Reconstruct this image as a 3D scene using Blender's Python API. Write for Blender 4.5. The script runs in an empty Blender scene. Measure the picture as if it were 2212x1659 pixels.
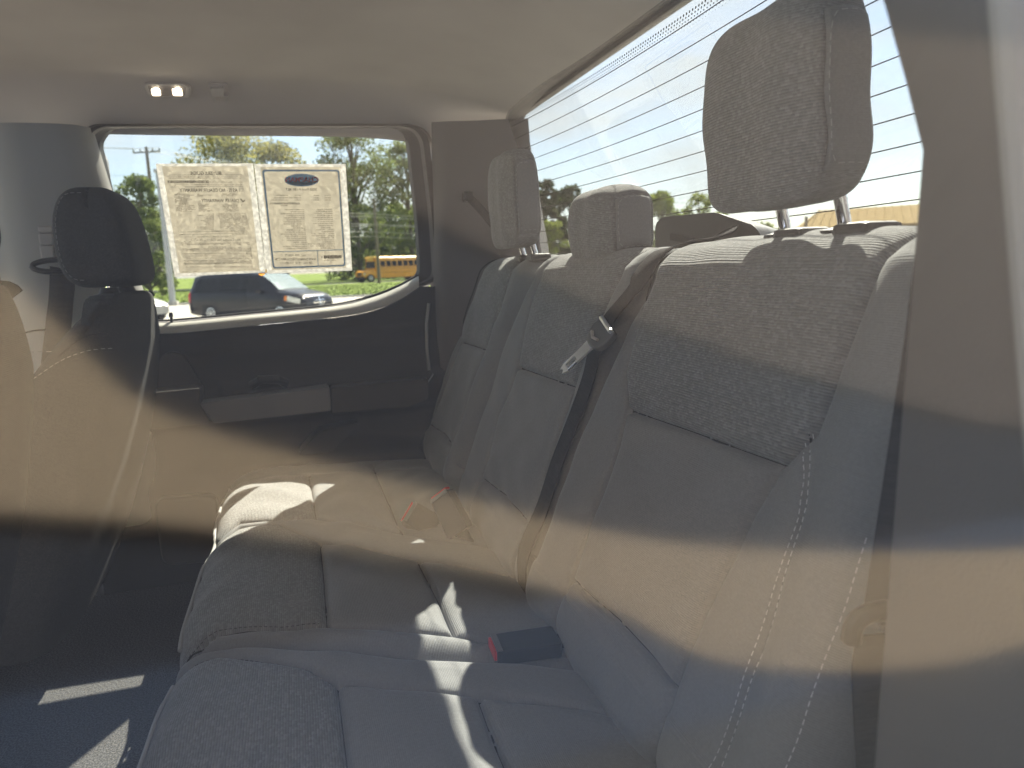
import bpy, bmesh, math, random
import numpy as np
from mathutils import Vector, Matrix
random.seed(7); rng = np.random.default_rng(7)
C = bpy.context.scene.collection
sc = bpy.context.scene

# ------------------------------------------------------------------ camera
FPX, CX, CY = 1540.0, 1106.0, 829.5            # focal length and centre in units of a 2212 px wide picture
M = np.array([[0.95653812, 0.08153019, -0.27997795],
              [-0.28934134, 0.1458993, -0.94604175],
              [-0.03628238, 0.98593419, 0.16314829]])
cam_d = bpy.data.cameras.new('camera'); cam = bpy.data.objects.new('camera', cam_d); C.objects.link(cam)
cam_d.sensor_width = 36; cam_d.lens = FPX / 2212 * 36
cam_d.clip_start = 0.01; cam_d.clip_end = 2000
cam.matrix_world = Matrix([list(M[i]) + [0] for i in range(3)] + [[0, 0, 0, 1]])
cam_d.dof.use_dof = True; cam_d.dof.focus_distance = 0.95; cam_d.dof.aperture_fstop = cam_d.lens / 3.2
sc.camera = cam

def ray(px, py): return M @ np.array([(px - CX) / FPX, -(py - CY) / FPX, -1.0])
def atz(px, py, z): d = ray(px, py); return d * z / d[2]
def aty(px, py, y): d = ray(px, py); return d * y / d[1]
def atx(px, py, x): d = ray(px, py); return d * x / d[0]
def onplane(px, py, p0, n):
    d = ray(px, py); n = np.asarray(n, float); return d * (np.dot(p0, n) / np.dot(d, n))

# ------------------------------------------------------------------ light
KX, KY = 0.555, 0.74                            # sun offset per metre of height, to the truck's rear and far side
sun_v = Vector((KX, KY, 1)).normalized()
sd = bpy.data.lights.new('sun', 'SUN'); so = bpy.data.objects.new('sun', sd); C.objects.link(so)
sd.energy = 5.0; sd.angle = math.radians(0.5); sd.color = (1.0, 0.91, 0.75)
so.rotation_euler = sun_v.to_track_quat('Z', 'Y').to_euler(); so.location = (5, 6, 12)
w = bpy.data.worlds.new('World'); sc.world = w; w.use_nodes = True
nt = w.node_tree; nt.nodes.clear()
def N(t, k, **kw):
    n = t.nodes.new(k)
    for a, b in kw.items(): setattr(n, a, b)
    return n
out = N(nt, 'ShaderNodeOutputWorld'); bg = N(nt, 'ShaderNodeBackground'); sky = N(nt, 'ShaderNodeTexSky')
sky.sky_type = 'NISHITA'; sky.sun_disc = False; sky.sun_elevation = math.asin(sun_v.z)
sky.sun_rotation = math.atan2(sun_v.x, sun_v.y); sky.air_density = 1.0; sky.dust_density = .8; sky.ozone_density = 1.0
tc = N(nt, 'ShaderNodeTexCoord'); mp = N(nt, 'ShaderNodeMapping'); mp.inputs['Scale'].default_value = (1.0, 1.0, 3.2)
mp.inputs['Location'].default_value = (0.36, 0.1, 0.0)
cl = N(nt, 'ShaderNodeTexNoise'); cl.inputs['Scale'].default_value = 2.6; cl.inputs['Detail'].default_value = 9; cl.inputs['Roughness'].default_value = 0.58
cr = N(nt, 'ShaderNodeValToRGB'); cr.color_ramp.elements[0].position = 0.36; cr.color_ramp.elements[1].position = 0.62
mx = N(nt, 'ShaderNodeMix', data_type='RGBA'); mx.inputs[7].default_value = (5.8, 5.9, 5.7, 1)
ml = N(nt, 'ShaderNodeMath', operation='MULTIPLY'); ml.inputs[1].default_value = 0.85
nt.links.new(tc.outputs['Generated'], mp.inputs['Vector']); nt.links.new(mp.outputs[0], cl.inputs['Vector'])
nt.links.new(cl.outputs['Fac'], cr.inputs[0]); nt.links.new(cr.outputs[0], ml.inputs[0]); nt.links.new(ml.outputs[0], mx.inputs[0])
nt.links.new(sky.outputs[0], mx.inputs[6]); nt.links.new(mx.outputs[2], bg.inputs[0]); nt.links.new(bg.outputs[0], out.inputs[0])
bg.inputs[1].default_value = 0.052
vs = sc.view_settings; vs.view_transform = 'Standard'; vs.look = 'None'; vs.gamma = 1; vs.exposure = 3.42
cy = sc.cycles; cy.use_denoising = True; cy.max_bounces = 10; cy.diffuse_bounces = 5; cy.glossy_bounces = 4
cy.transparent_max_bounces = 24; cy.transmission_bounces = 4; cy.sample_clamp_indirect = 3.0; cy.caustics_refractive = False; cy.caustics_reflective = False
cy.use_adaptive_sampling = True; cy.adaptive_threshold = 0.01

# ------------------------------------------------------------------ materials
def lin(c): return tuple(((v / 255) / 12.92 if v / 255 <= .04045 else ((v / 255 + .055) / 1.055) ** 2.4) for v in c) + (1,)
def base(name):
    m = bpy.data.materials.new(name); m.use_nodes = True
    t = m.node_tree; b = t.nodes['Principled BSDF']; return m, t, b
def L(t, a, b): t.links.new(a, b)
def plastic(name, col, rough=0.5, grain=700, bump=0.15, vary=0.12, spec=0.4, metal=0.0, coat=0.0):
    m, t, b = base(name)
    g = N(t, 'ShaderNodeTexCoord'); n1 = N(t, 'ShaderNodeTexNoise'); n1.inputs['Scale'].default_value = grain; n1.inputs['Detail'].default_value = 3
    n2 = N(t, 'ShaderNodeTexNoise'); n2.inputs['Scale'].default_value = 6; n2.inputs['Detail'].default_value = 5
    L(t, g.outputs['Object'], n1.inputs['Vector']); L(t, g.outputs['Object'], n2.inputs['Vector'])
    mxx = N(t, 'ShaderNodeMix', data_type='RGBA'); c = col if len(col) == 4 else tuple(col) + (1,)
    mxx.inputs[6].default_value = tuple(v * (1 - vary) for v in c[:3]) + (1,); mxx.inputs[7].default_value = tuple(min(1, v * (1 + vary)) for v in c[:3]) + (1,)
    L(t, n2.outputs['Fac'], mxx.inputs[0]); L(t, mxx.outputs[2], b.inputs['Base Color'])
    b.inputs['Roughness'].default_value = rough; b.inputs['Metallic'].default_value = metal; b.inputs['Specular IOR Level'].default_value = spec
    b.inputs['Coat Weight'].default_value = coat
    if bump:
        bp = N(t, 'ShaderNodeBump'); bp.inputs['Strength'].default_value = bump; bp.inputs['Distance'].default_value = 0.002
        L(t, n1.outputs['Fac'], bp.inputs['Height']); L(t, bp.outputs[0], b.inputs['Normal'])
    return m
def mth(t, op, a=None, b=None, va=None, vb=None):
    n = N(t, 'ShaderNodeMath', operation=op)
    if a is not None: L(t, a, n.inputs[0])
    if b is not None: L(t, b, n.inputs[1])
    if va is not None: n.inputs[0].default_value = va
    if vb is not None: n.inputs[1].default_value = vb
    return n.outputs[0]
def fabric(name, dark, light, p=0.0027, q=0.0040, coarse=True):
    m, t, b = base(name)
    uv = N(t, 'ShaderNodeUVMap'); sx = N(t, 'ShaderNodeSeparateXYZ'); L(t, uv.outputs[0], sx.inputs[0])
    U, V = sx.outputs[0], sx.outputs[1]
    v1 = mth(t, 'DIVIDE', V, vb=p); row = mth(t, 'FLOOR', v1)
    wn = N(t, 'ShaderNodeTexWhiteNoise', noise_dimensions='1D'); L(t, row, wn.inputs['W'])
    u1 = mth(t, 'ADD', mth(t, 'DIVIDE', U, vb=q), mth(t, 'MULTIPLY', wn.outputs['Value'], vb=9.0)); cell = mth(t, 'FLOOR', u1)
    cm = N(t, 'ShaderNodeCombineXYZ'); L(t, cell, cm.inputs[0]); L(t, row, cm.inputs[1])
    wc = N(t, 'ShaderNodeTexWhiteNoise', noise_dimensions='2D'); L(t, cm.outputs[0], wc.inputs['Vector'])
    rib = mth(t, 'SINE', mth(t, 'MULTIPLY', v1, vb=2 * math.pi))
    n3 = N(t, 'ShaderNodeTexNoise'); n3.inputs['Scale'].default_value = 420; n3.inputs['Detail'].default_value = 2; L(t, uv.outputs[0], n3.inputs['Vector'])
    n4 = N(t, 'ShaderNodeTexNoise'); n4.inputs['Scale'].default_value = 26; n4.inputs['Detail'].default_value = 4; L(t, uv.outputs[0], n4.inputs['Vector'])
    pick = mth(t, 'POWER', wc.outputs['Value'], vb=2.2 if coarse else 1.3)
    f = mth(t, 'ADD', mth(t, 'MULTIPLY', pick, vb=0.26 if coarse else 0.18), mth(t, 'MULTIPLY', n3.outputs['Fac'], vb=0.30))
    f = mth(t, 'ADD', f, mth(t, 'MULTIPLY', mth(t, 'SUBTRACT', n4.outputs['Fac'], vb=0.5), vb=0.10))
    f = mth(t, 'ADD', f, mth(t, 'MULTIPLY', rib, vb=0.10 if coarse else 0.05))
    mxx = N(t, 'ShaderNodeMix', data_type='RGBA'); mxx.inputs[6].default_value = dark + (1,); mxx.inputs[7].default_value = light + (1,)
    L(t, f, mxx.inputs[0]); L(t, mxx.outputs[2], b.inputs['Base Color'])
    b.inputs['Roughness'].default_value = 0.92; b.inputs['Specular IOR Level'].default_value = 0.04 if light[0] < .1 else 0.15
    b.inputs['Sheen Weight'].default_value = 0.0 if light[0] < .1 else 0.15; b.inputs['Sheen Roughness'].default_value = 0.4
    h = mth(t, 'ADD', mth(t, 'MULTIPLY', rib, vb=0.5), mth(t, 'ADD', mth(t, 'MULTIPLY', wc.outputs['Value'], vb=0.8), mth(t, 'MULTIPLY', n3.outputs['Fac'], vb=0.8)))
    bp = N(t, 'ShaderNodeBump'); bp.inputs['Strength'].default_value = 0.6 if coarse else 0.4; bp.inputs['Distance'].default_value = 0.0011 if coarse else 0.0006
    L(t, h, bp.inputs['Height']); L(t, bp.outputs[0], b.inputs['Normal'])
    return m
def glass(name, T, rough, refl=1.0, tint=(1, 1, 1)):
    """One face of a pane; a pane has two, so each passes sqrt of the whole."""
    m = bpy.data.materials.new(name); m.use_nodes = True; t = m.node_tree; t.nodes.clear()
    o = N(t, 'ShaderNodeOutputMaterial'); mxs = N(t, 'ShaderNodeMixShader'); tr = N(t, 'ShaderNodeBsdfTransparent'); gl = N(t, 'ShaderNodeBsdfGlossy')
    s = math.sqrt(T); tr.inputs[0].default_value = (s * tint[0], s * tint[1], s * tint[2], 1); gl.inputs['Roughness'].default_value = rough; gl.inputs[0].default_value = (1, 1, 1, 1)
    lw = N(t, 'ShaderNodeLayerWeight'); lw.inputs[0].default_value = 0.5
    f = mth(t, 'ADD', mth(t, 'MULTIPLY', mth(t, 'POWER', lw.outputs['Facing'], vb=5.0), vb=0.8 * refl), vb=0.043 * refl)
    L(t, f, mxs.inputs[0]); L(t, tr.outputs[0], mxs.inputs[1]); L(t, gl.outputs[0], mxs.inputs[2]); L(t, mxs.outputs[0], o.inputs[0])
    return m
def emit(name, col, s):
    m, t, b = base(name); b.inputs['Emission Color'].default_value = col + (1,); b.inputs['Emission Strength'].default_value = s
    b.inputs['Base Color'].default_value = (.6, .55, .45, 1); return m

m_cloth = fabric('coarse_heather_cloth', (.155, .157, .160), (.385, .388, .392))
m_plain = fabric('fine_twill_cloth', (.172, .176, .182), (.285, .29, .298), p=0.0021, q=0.0024, coarse=False)
m_side = fabric('smooth_side_cloth', (.178, .182, .188), (.272, .278, .286), p=0.0019, q=0.002, coarse=False)
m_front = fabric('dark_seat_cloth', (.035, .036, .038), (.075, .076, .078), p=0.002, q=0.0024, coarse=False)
m_thread = plastic('grey_thread', (.62, .62, .62), .7, bump=0)
m_seam = plastic('dark_piping', (.035, .035, .036), .9, spec=.05)
m_pipe = plastic('grey_piping', (.30, .30, .30), .5)
m_head = plastic('headliner_cloth', (.355, .333, .316), .95, grain=900, bump=.3, vary=.13, spec=.1)
m_pillar = plastic('pillar_plastic_grey', (.26, .26, .255), .6, grain=900, bump=.2, vary=.05)
m_cpillar = plastic('pillar_plastic_dark', (.125, .115, .112), .6, grain=900, bump=.2, vary=.06)
m_door = plastic('door_plastic_black', (.022, .021, .023), .55, grain=900, bump=.3, vary=.1)
m_door2 = plastic('door_plastic_brown_black', (.045, .041, .04), .6, grain=800, bump=.3, vary=.1)
m_arm = plastic('armrest_vinyl', (.15, .147, .152), .5, grain=600, bump=.3, vary=.06)
m_sill = plastic('sill_plastic', (.46, .455, .43), .55, grain=900, bump=.15, vary=.05)
m_rubber = plastic('black_rubber', (.012, .012, .013), .6)
m_black = plastic('black_plastic', (.018, .018, .02), .42, grain=900, bump=.2)
m_dkbrown = plastic('window_frame_trim', (.05, .044, .042), .5, grain=900, bump=.1)
m_carpet = plastic('floor_carpet', (.048, .048, .05), .95, grain=330, bump=1.0, vary=.25)
_t = m_carpet.node_tree; _n = [n for n in _t.nodes if n.type == 'TEX_NOISE']; _m = [n for n in _t.nodes if n.type == 'MIX'][0]
_r = N(_t, 'ShaderNodeValToRGB'); _r.color_ramp.elements[0].position = .40; _r.color_ramp.elements[1].position = .62; L(_t, _n[0].outputs['Fac'], _r.inputs[0]); L(_t, _r.outputs[0], _m.inputs[0])
_m.inputs[6].default_value = (.028, .028, .03, 1); _m.inputs[7].default_value = (.095, .095, .097, 1)
m_chrome = plastic('chrome', (.85, .85, .86), .08, bump=0, vary=.02, metal=1)
m_belt = fabric('belt_webbing', (.03, .03, .032), (.075, .074, .078), p=0.0014, q=0.004, coarse=False)
m_red = plastic('red_button', (.55, .03, .035), .4, bump=0)
m_clip = plastic('clip_plastic_grey', (.30, .29, .28), .5, bump=.1)
m_grip = plastic('tongue_grip_plastic', (.10, .10, .10), .22, bump=0, spec=.6); m_blade = plastic('brushed_steel', (.80, .80, .80), .28, bump=0, metal=.85)
m_lens = emit('lamp_lens_lit', (1.0, .80, .55), 0.5)
m_bulb = emit('lamp_bulb_lit', (1.0, .86, .62), 9.0)
m_near = glass('near_door_glass', .90, .075, 0.36)
m_far = glass('far_door_glass', .33, .02, .7, (.98, 1.0, .99))
m_rear = glass('rear_glass', .285, .02, .7, (.97, 1.0, 1.0))
m_wire = plastic('heater_wire', (.03, .026, .024), .9, bump=0, spec=.02)
m_paint = plastic('truck_paint', (.35, .36, .37), .3, bump=0, coat=.6)

# ------------------------------------------------------------------ object helpers
def thing(name, label, cat, loc=(0, 0, 0), group=None, kind=None):
    o = bpy.data.objects.new(name, None); C.objects.link(o); o.location = loc; o.empty_display_size = .05
    tag(o, label, cat, group, kind); return o
def tag(o, label=None, cat=None, group=None, kind=None):
    if label: o['label'] = label
    if cat: o['category'] = cat
    if group: o['group'] = group
    if kind: o['kind'] = kind
    return o
def mesh(name, V, F, mat, parent=None, smooth=True, uv=None, kind=None, pos=None):
    me = bpy.data.meshes.new(name); V = np.asarray(V, float)
    off = np.zeros(3)
    if parent is not None: off = np.array(wloc(parent))
    elif pos is not None: off = np.asarray(pos, float)
    me.from_pydata((V - off).tolist(), [], [list(map(int, f)) for f in F])
    if uv is not None:
        ul = me.uv_layers.new(name='UVMap'); li = np.empty(len(me.loops), dtype=np.int32); me.loops.foreach_get('vertex_index', li)
        ul.data.foreach_set('uv', np.asarray(uv, np.float32)[li].ravel())
    if smooth: me.polygons.foreach_set('use_smooth', [True] * len(me.polygons))
    me.materials.append(mat); me.update()
    o = bpy.data.objects.new(name, me); C.objects.link(o)
    if parent is not None: o.parent = parent
    elif pos is not None: o.location = pos
    if kind: o['kind'] = kind
    return o
def wloc(o):
    v = Vector(o.location)
    while o.parent is not None: o = o.parent; v = v + Vector(o.location)
    return v
class MB:
    def __init__(s): s.V = []; s.F = []
    def add(s, V, F):
        k = len(s.V); s.V += [tuple(map(float, v)) for v in V]; s.F += [tuple(i + k for i in f) for f in F]; return s
    def box(s, lo, hi, bev=0.0):
        """box with chamfered edges"""
        lo = np.array(lo, float); hi = np.array(hi, float); b = bev; c = (lo + hi) / 2; h = (hi - lo) / 2
        if b <= 0:
            V = [(x, y, z) for x in (lo[0], hi[0]) for y in (lo[1], hi[1]) for z in (lo[2], hi[2])]
            return s.add(V, [(0, 1, 3, 2), (4, 6, 7, 5), (0, 4, 5, 1), (2, 3, 7, 6), (0, 2, 6, 4), (1, 5, 7, 3)])
        bm = bmesh.new(); bmesh.ops.create_cube(bm, size=2)
        for v in bm.verts: v.co = Vector((c[0] + v.co.x * h[0], c[1] + v.co.y * h[1], c[2] + v.co.z * h[2]))
        bmesh.ops.bevel(bm, geom=bm.edges[:], offset=b, segments=2, affect='EDGES', profile=.6)
        bm.verts.index_update(); s.add([tuple(v.co) for v in bm.verts], [tuple(v.index for v in f.verts) for f in bm.faces]); bm.free(); return s
    def tube(s, P, r, n=8, cap=True):
        P = [Vector(p) for p in P]; R = r if hasattr(r, '__len__') else [r] * len(P); V = []; F = []
        up = Vector((0, 0, 1)); t0 = (P[1] - P[0]).normalized()
        if abs(t0.dot(up)) > .9: up = Vector((0, 1, 0))
        for i, p in enumerate(P):
            t = (P[min(i + 1, len(P) - 1)] - P[max(i - 1, 0)]).normalized(); a = t.cross(up).normalized(); up2 = a.cross(t)
            for k in range(n):
                q = 2 * math.pi * k / n; V.append(p + a * (R[i] * math.cos(q)) + up2 * (R[i] * math.sin(q)))
        for i in range(len(P) - 1):
            for k in range(n): F.append((i * n + k, i * n + (k + 1) % n, (i + 1) * n + (k + 1) % n, (i + 1) * n + k))
        if cap: F += [tuple(range(n - 1, -1, -1)), tuple((len(P) - 1) * n + k for k in range(n))]
        return s.add(V, F)
    def prism(s, poly, off):
        """extrude a closed polygon by a vector"""
        n = len(poly); o = np.array(off, float); A = [np.array(p, float) for p in poly]
        return s.add(A + [a + o for a in A], [tuple(range(n - 1, -1, -1)), tuple(range(n, 2 * n))] + [(i, (i + 1) % n, n + (i + 1) % n, n + i) for i in range(n)])
    def obj(s, name, mat, parent=None, smooth=False, pos=None, kind=None):
        o = mesh(name, s.V, s.F, mat, parent, smooth, pos=pos, kind=kind)
        if smooth: autosmooth(o)
        return o
def autosmooth(o, ang=35):
    me = o.data; bm = bmesh.new(); bm.from_mesh(me); bmesh.ops.recalc_face_normals(bm, faces=bm.faces[:])
    for e in bm.edges:
        if len(e.link_faces) == 2 and e.calc_face_angle(0) > math.radians(ang): e.smooth = False
    bm.to_mesh(me); bm.free()
def loftgrid(rows, closed=False):
    n = len(rows[0]); V = [p for r in rows for p in r]; F = []
    for i in range(len(rows) - 1):
        for k in range(n if closed else n - 1): F.append((i * n + k, i * n + (k + 1) % n, (i + 1) * n + (k + 1) % n, (i + 1) * n + k))
    return V, F
def spline(P, n):
    """Catmull-Rom through P, n samples evenly spaced by arc length"""
    P = np.asarray(P, float); Q = np.vstack([2 * P[0] - P[1], P, 2 * P[-1] - P[-2]]); out_ = []
    for i in range(1, len(Q) - 2):
        for t in np.linspace(0, 1, 24, endpoint=False):
            p0, p1, p2, p3 = Q[i - 1], Q[i], Q[i + 1], Q[i + 2]
            out_.append(.5 * (2 * p1 + (p2 - p0) * t + (2 * p0 - 5 * p1 + 4 * p2 - p3) * t * t + (3 * p1 - p0 - 3 * p2 + p3) * t ** 3))
    out_.append(P[-1]); out_ = np.array(out_); d = np.r_[0, np.cumsum(np.linalg.norm(np.diff(out_, axis=0), axis=1))]
    s = np.linspace(0, d[-1], n); return np.stack([np.interp(s, d, out_[:, k]) for k in range(P.shape[1])], 1)
def roundpoly(P, rads, n=8):
    """round the corners of a closed 2-D or 3-D polygon"""
    P = [np.asarray(p, float) for p in P]; o = []
    for i, p in enumerate(P):
        a = P[i - 1] - p; b = P[(i + 1) % len(P)] - p; r = rads[i] if hasattr(rads, '__len__') else rads
        la, lb = np.linalg.norm(a), np.linalg.norm(b); r_ = min(r, la * .49, lb * .49); A = p + a / la * r_; B = p + b / lb * r_
        for t in np.linspace(0, 1, n): o.append((1 - t) ** 2 * A + 2 * t * (1 - t) * p + t * t * B)
    return o
def inpoly(poly, Y, T):
    c = np.zeros(Y.shape, bool); n = len(poly)
    for i in range(n):
        (x1, y1), (x2, y2) = poly[i], poly[(i + 1) % n]
        cond = ((y1 > T) != (y2 > T)); xx = (x2 - x1) * (T - y1) / ((y2 - y1) if y2 != y1 else 1e-9) + x1
        c ^= cond & (Y < xx)
    return c

# ------------------------------------------------------------------ upholstered sheet: a profile swept across the truck, with sewn seams
class Sheet:
    def __init__(s, path, y0, y1, r, depth, seams, ny=150, nt_=240, puff=.006, pw=.03, gd=.008, gw=.0032, rough=.0012, bumps=()):
        pth = spline(path, 700); s.T0 = np.r_[0, np.cumsum(np.linalg.norm(np.diff(pth, axis=0), axis=1))]
        tg = np.gradient(pth, axis=0); tg /= np.linalg.norm(tg, axis=1)[:, None]; nn = np.stack([-tg[:, 1], tg[:, 0]], 1)
        s.pth, s.nn = pth, nn
        ne = 9
        th = np.linspace(0, math.pi / 2, ne)
        offL = np.r_[[0, 0], r * (1 - np.cos(th))]; drL = np.r_[[depth, (depth + r) / 2], r * (1 - np.sin(th))]
        inner = np.linspace(0, 1, ny)[1:-1]
        t = np.linspace(0, s.T0[-1], nt_)
        f0 = np.interp(t, *y0) if isinstance(y0, tuple) else np.full(nt_, y0); f1 = np.interp(t, *y1) if isinstance(y1, tuple) else np.full(nt_, y1)
        Y = np.vstack([f0[None] + offL[:, None], (f0 + r)[None] + inner[:, None] * (f1 - f0 - 2 * r)[None], f1[None] - offL[::-1][:, None]])
        D = np.concatenate([drL, np.zeros(len(inner)), drL[::-1]])[:, None] * np.ones((1, nt_)); Tm = np.ones((Y.shape[0], 1)) * t[None]
        S = np.zeros_like(Y); S[1:] = np.cumsum(np.sqrt(np.diff(Y, axis=0) ** 2 + np.diff(D, axis=0) ** 2), axis=0); S += f0[None]
        core = np.zeros(Y.shape, bool); core[len(offL) - 2:-(len(offL) - 2)] = True
        cell = .75 * max((f1 - f0).mean() / ny, t[1])
        segs = [(np.array(a), np.array(b), sm[1] if isinstance(sm, tuple) else 1.0) for sm in seams for l in [sm[0] if isinstance(sm, tuple) else sm] for a, b in zip(l[:-1], l[1:])]
        def near(Y, T):
            best = np.full(Y.shape, 9.0); ny_, nt2 = Y.copy(), T.copy(); wgt = np.ones(Y.shape)
            for a, b, wt in segs:
                d = b - a; q = np.clip(((Y - a[0]) * d[0] + (T - a[1]) * d[1]) / (d @ d), 0, 1); cy_, ct = a[0] + q * d[0], a[1] + q * d[1]
                dd = np.hypot(Y - cy_, T - ct); k = dd < best; best[k] = dd[k]; ny_[k] = cy_[k]; nt2[k] = ct[k]; wgt[k] = wt
            return best, ny_, nt2, wgt
        d, cy_, ct, wt = near(Y, Tm); k = core & (d < cell * .55); Y[k] = cy_[k]; Tm[k] = ct[k]
        d, _, _, wt = near(Y, Tm)
        ed = np.minimum(Y - f0[None], f1[None] - Y)
        h = puff * (1 - np.exp(-np.minimum(d, np.maximum(ed, 0)) / pw)) - gd * wt * np.exp(-(d / gw) ** 2) - .35 * gd * wt * np.exp(-(d / (3.2 * gw)) ** 2)
        ph = rng.uniform(0, 6.28, 12)
        for i in range(6): h += rough * .5 * np.sin(Y * (14 + 9 * i) + ph[i] + 2 * np.sin(Tm * (11 + 5 * i) + ph[i + 6]))
        for (by, bt, sy, st, a) in bumps: h += a * np.exp(-((Y - by) / sy) ** 2 - ((Tm - bt) / st) ** 2)
        s.Y, s.T, s.S = Y, Tm, S
        px = np.interp(Tm, s.T0, pth[:, 0]); pz = np.interp(Tm, s.T0, pth[:, 1]); nx = np.interp(Tm, s.T0, nn[:, 0]); nz = np.interp(Tm, s.T0, nn[:, 1])
        e = h - D; s.seams = [sm[0] if isinstance(sm, tuple) else sm for sm in seams]; s.P = np.stack([px + nx * e, Y, pz + nz * e], -1); s.Nv = np.stack([nx, np.zeros_like(nx), nz], -1)
        s.uv = np.stack([S, Tm], -1)
    def build(s, name, default, regions, parent):
        """regions: (part name, polygon in (y,t), material); what is left becomes the part itself"""
        A, B = s.Y.shape; cY = (s.Y[:-1, :-1] + s.Y[1:, 1:]) / 2; cT = (s.T[:-1, :-1] + s.T[1:, 1:]) / 2
        idx = np.zeros(cY.shape, int)
        for k, (_, poly, _) in enumerate(regions): idx[inpoly(poly, cY, cT) & (idx == 0)] = k + 1
        ii, jj = np.meshgrid(np.arange(A - 1), np.arange(B - 1), indexing='ij'); quad = np.stack([ii * B + jj, (ii + 1) * B + jj, (ii + 1) * B + jj + 1, ii * B + jj + 1], -1)
        Vall = s.P.reshape(-1, 3); U = s.uv.reshape(-1, 2)
        root = None
        for k, (nm, mt) in enumerate([(name, default)] + [(r[0], r[2]) for r in regions]):
            q = quad[idx == k]
            if len(q) == 0: continue
            u, inv = np.unique(q, return_inverse=True)
            o = mesh(nm, Vall[u], inv.reshape(q.shape), mt, parent if root is None else root, True, U[u])
            if root is None: root = o
        mb = MB()
        for sm in s.seams:
            q = np.array(sm, float); L_ = np.r_[0, np.cumsum(np.hypot(*np.diff(q, axis=0).T))]; m_ = max(12, int(L_[-1] / .006)); k = np.linspace(0, L_[-1], m_)
            P_ = [s.at(a, b)[0] for a, b in zip(np.interp(k, L_, q[:, 0]), np.interp(k, L_, q[:, 1]))]; P_ = np.array(P_)
            for c_ in range(3): P_[1:-1, c_] = (P_[:-2, c_] + P_[1:-1, c_] + P_[2:, c_]) / 3
            mb.tube(P_, .0011, 5)
        mb.obj('sewn_seam', m_seam, root, True)
        return root
    def at(s, y, t):
        """surface point and normal by (y,t)"""
        d = (s.Y - y) ** 2 + (s.T - t) ** 2; d[:8] = 9; d[-8:] = 9; i, j = np.unravel_index(np.argmin(d), d.shape)
        p = s.P[i, j].copy(); p[1] = y; n = s.Nv[i, j]; tt = s.T[i, j]
        k = np.array([n[2], 0, -n[0]]); p += k * (t - tt)
        return p, n
    def t_of_z(s, z):
        m_ = s.T0 < s.T0[np.argmax(s.pth[:, 1])]; return float(np.interp(z, s.pth[m_, 1], s.T0[m_]))
def stitches(name, pts, nrm, parent, length=.0044, gap=.0030, r=.00028, mat=None, lift=.0004):
    pts = np.asarray(pts, float); nrm = np.asarray(nrm, float); d = np.r_[0, np.cumsum(np.linalg.norm(np.diff(pts, axis=0), axis=1))]
    mb = MB(); s = 0
    f = lambda q: np.array([np.interp(q, d, pts[:, k] + nrm[:, k] * lift) for k in range(3)])
    while s + length < d[-1]:
        mb.tube([f(s), f(s + length)], r, 5); s += length + gap
    return mb.obj(name, mat or m_thread, parent, kind='stuff')
def sheet_stitches(name, sh, yt, parent, n=60, **kw):
    q = spline(yt, n); P = [sh.at(*a) for a in q]
    p = np.array([a[0] for a in P]); nn = np.array([a[1] for a in P])
    for k in range(3): p[:, k] = np.convolve(np.pad(p[:, k], 2, 'edge'), np.ones(5) / 5, 'valid')
    return stitches(name, p, nn, parent, **kw)
def puffbox(c, hx, hy, hz, p=4.5, n=30, shape=None):
    """rounded block as a cube-sphere; returns V,F,unit coords"""
    V = []; F = []; q = np.linspace(-1, 1, n + 1)
    q = np.sign(q) * np.abs(q) ** .9
    faces = []
    idx = {}
    def vid(v):
        k = tuple(np.round(v, 5))
        if k not in idx: idx[k] = len(V); V.append(v)
        return idx[k]
    for ax in range(3):
        for sg in (-1, 1):
            g = {}
            for i in range(n + 1):
                for j in range(n + 1):
                    v = [0, 0, 0]; v[ax] = sg; v[(ax + 1) % 3] = q[i]; v[(ax + 2) % 3] = q[j]; g[i, j] = vid(v)
            for i in range(n):
                for j in range(n):
                    f = (g[i, j], g[i + 1, j], g[i + 1, j + 1], g[i, j + 1]); F.append(f if sg > 0 else f[::-1])
    Q = np.array(V, float); pn = (np.abs(Q) ** p).sum(1) ** (1 / p); U = Q / pn[:, None]
    return Q, U, F

# ================================================================== CAB SHELL
def zy(z, y0=1.95, lean=.18): return y0 - (z + .1) * lean        # far door glass leans in towards the top
G0 = np.array([0, zy(0), 0]); GN = np.array([0, 1, .18])
def og(px, py, back=0.0): return onplane(px, py, G0 - np.array([0, back, 0]), GN)

cab = thing('pickup_cab', 'pickup truck cab shell with grey headliner, pillars and dark carpeted floor', 'truck cab', (0, 1.1, -.75))
# headliner: rolls down to the window tops and to the rear glass
def headz(x, y):
    z = .445
    a = np.clip((y - 1.45) / .43, 0, 1); z -= .03 * a ** 2 + .085 * np.clip((y - 1.74) / .14, 0, 1) ** 2.0
    b = np.clip((.62 - y) / .45, 0, 1); z -= .03 * b ** 2 + .11 * np.clip((.30 - y) / .13, 0, 1) ** 2
    c = np.clip((x - .12) / .45, 0, 1); z -= .064 * c ** 2.2
    d = np.clip((-1.0 - x) / .5, 0, 1); z -= .09 * d ** 2
    return z + .0012 * np.sin(7 * x + 2 * y) * np.sin(9 * y)
ys = np.r_[np.linspace(.165, .32, 14), np.linspace(.35, 1.7, 40), np.linspace(1.72, 1.885, 22)]; xs = np.linspace(-1.45, .572, 90)
X, Y = np.meshgrid(xs, ys, indexing='ij'); Z = headz(X, Y)
rows = [np.stack([X[i], Y[i], Z[i]], -1) for i in range(len(xs))]
last = rows[-1].copy(); l2 = last.copy(); l2[:, 0] += .012; l2[:, 2] += .006; rows += [l2]
V, F = loftgrid(rows); head = mesh('headliner', V, [f[::-1] for f in F], m_head, cab)
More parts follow.
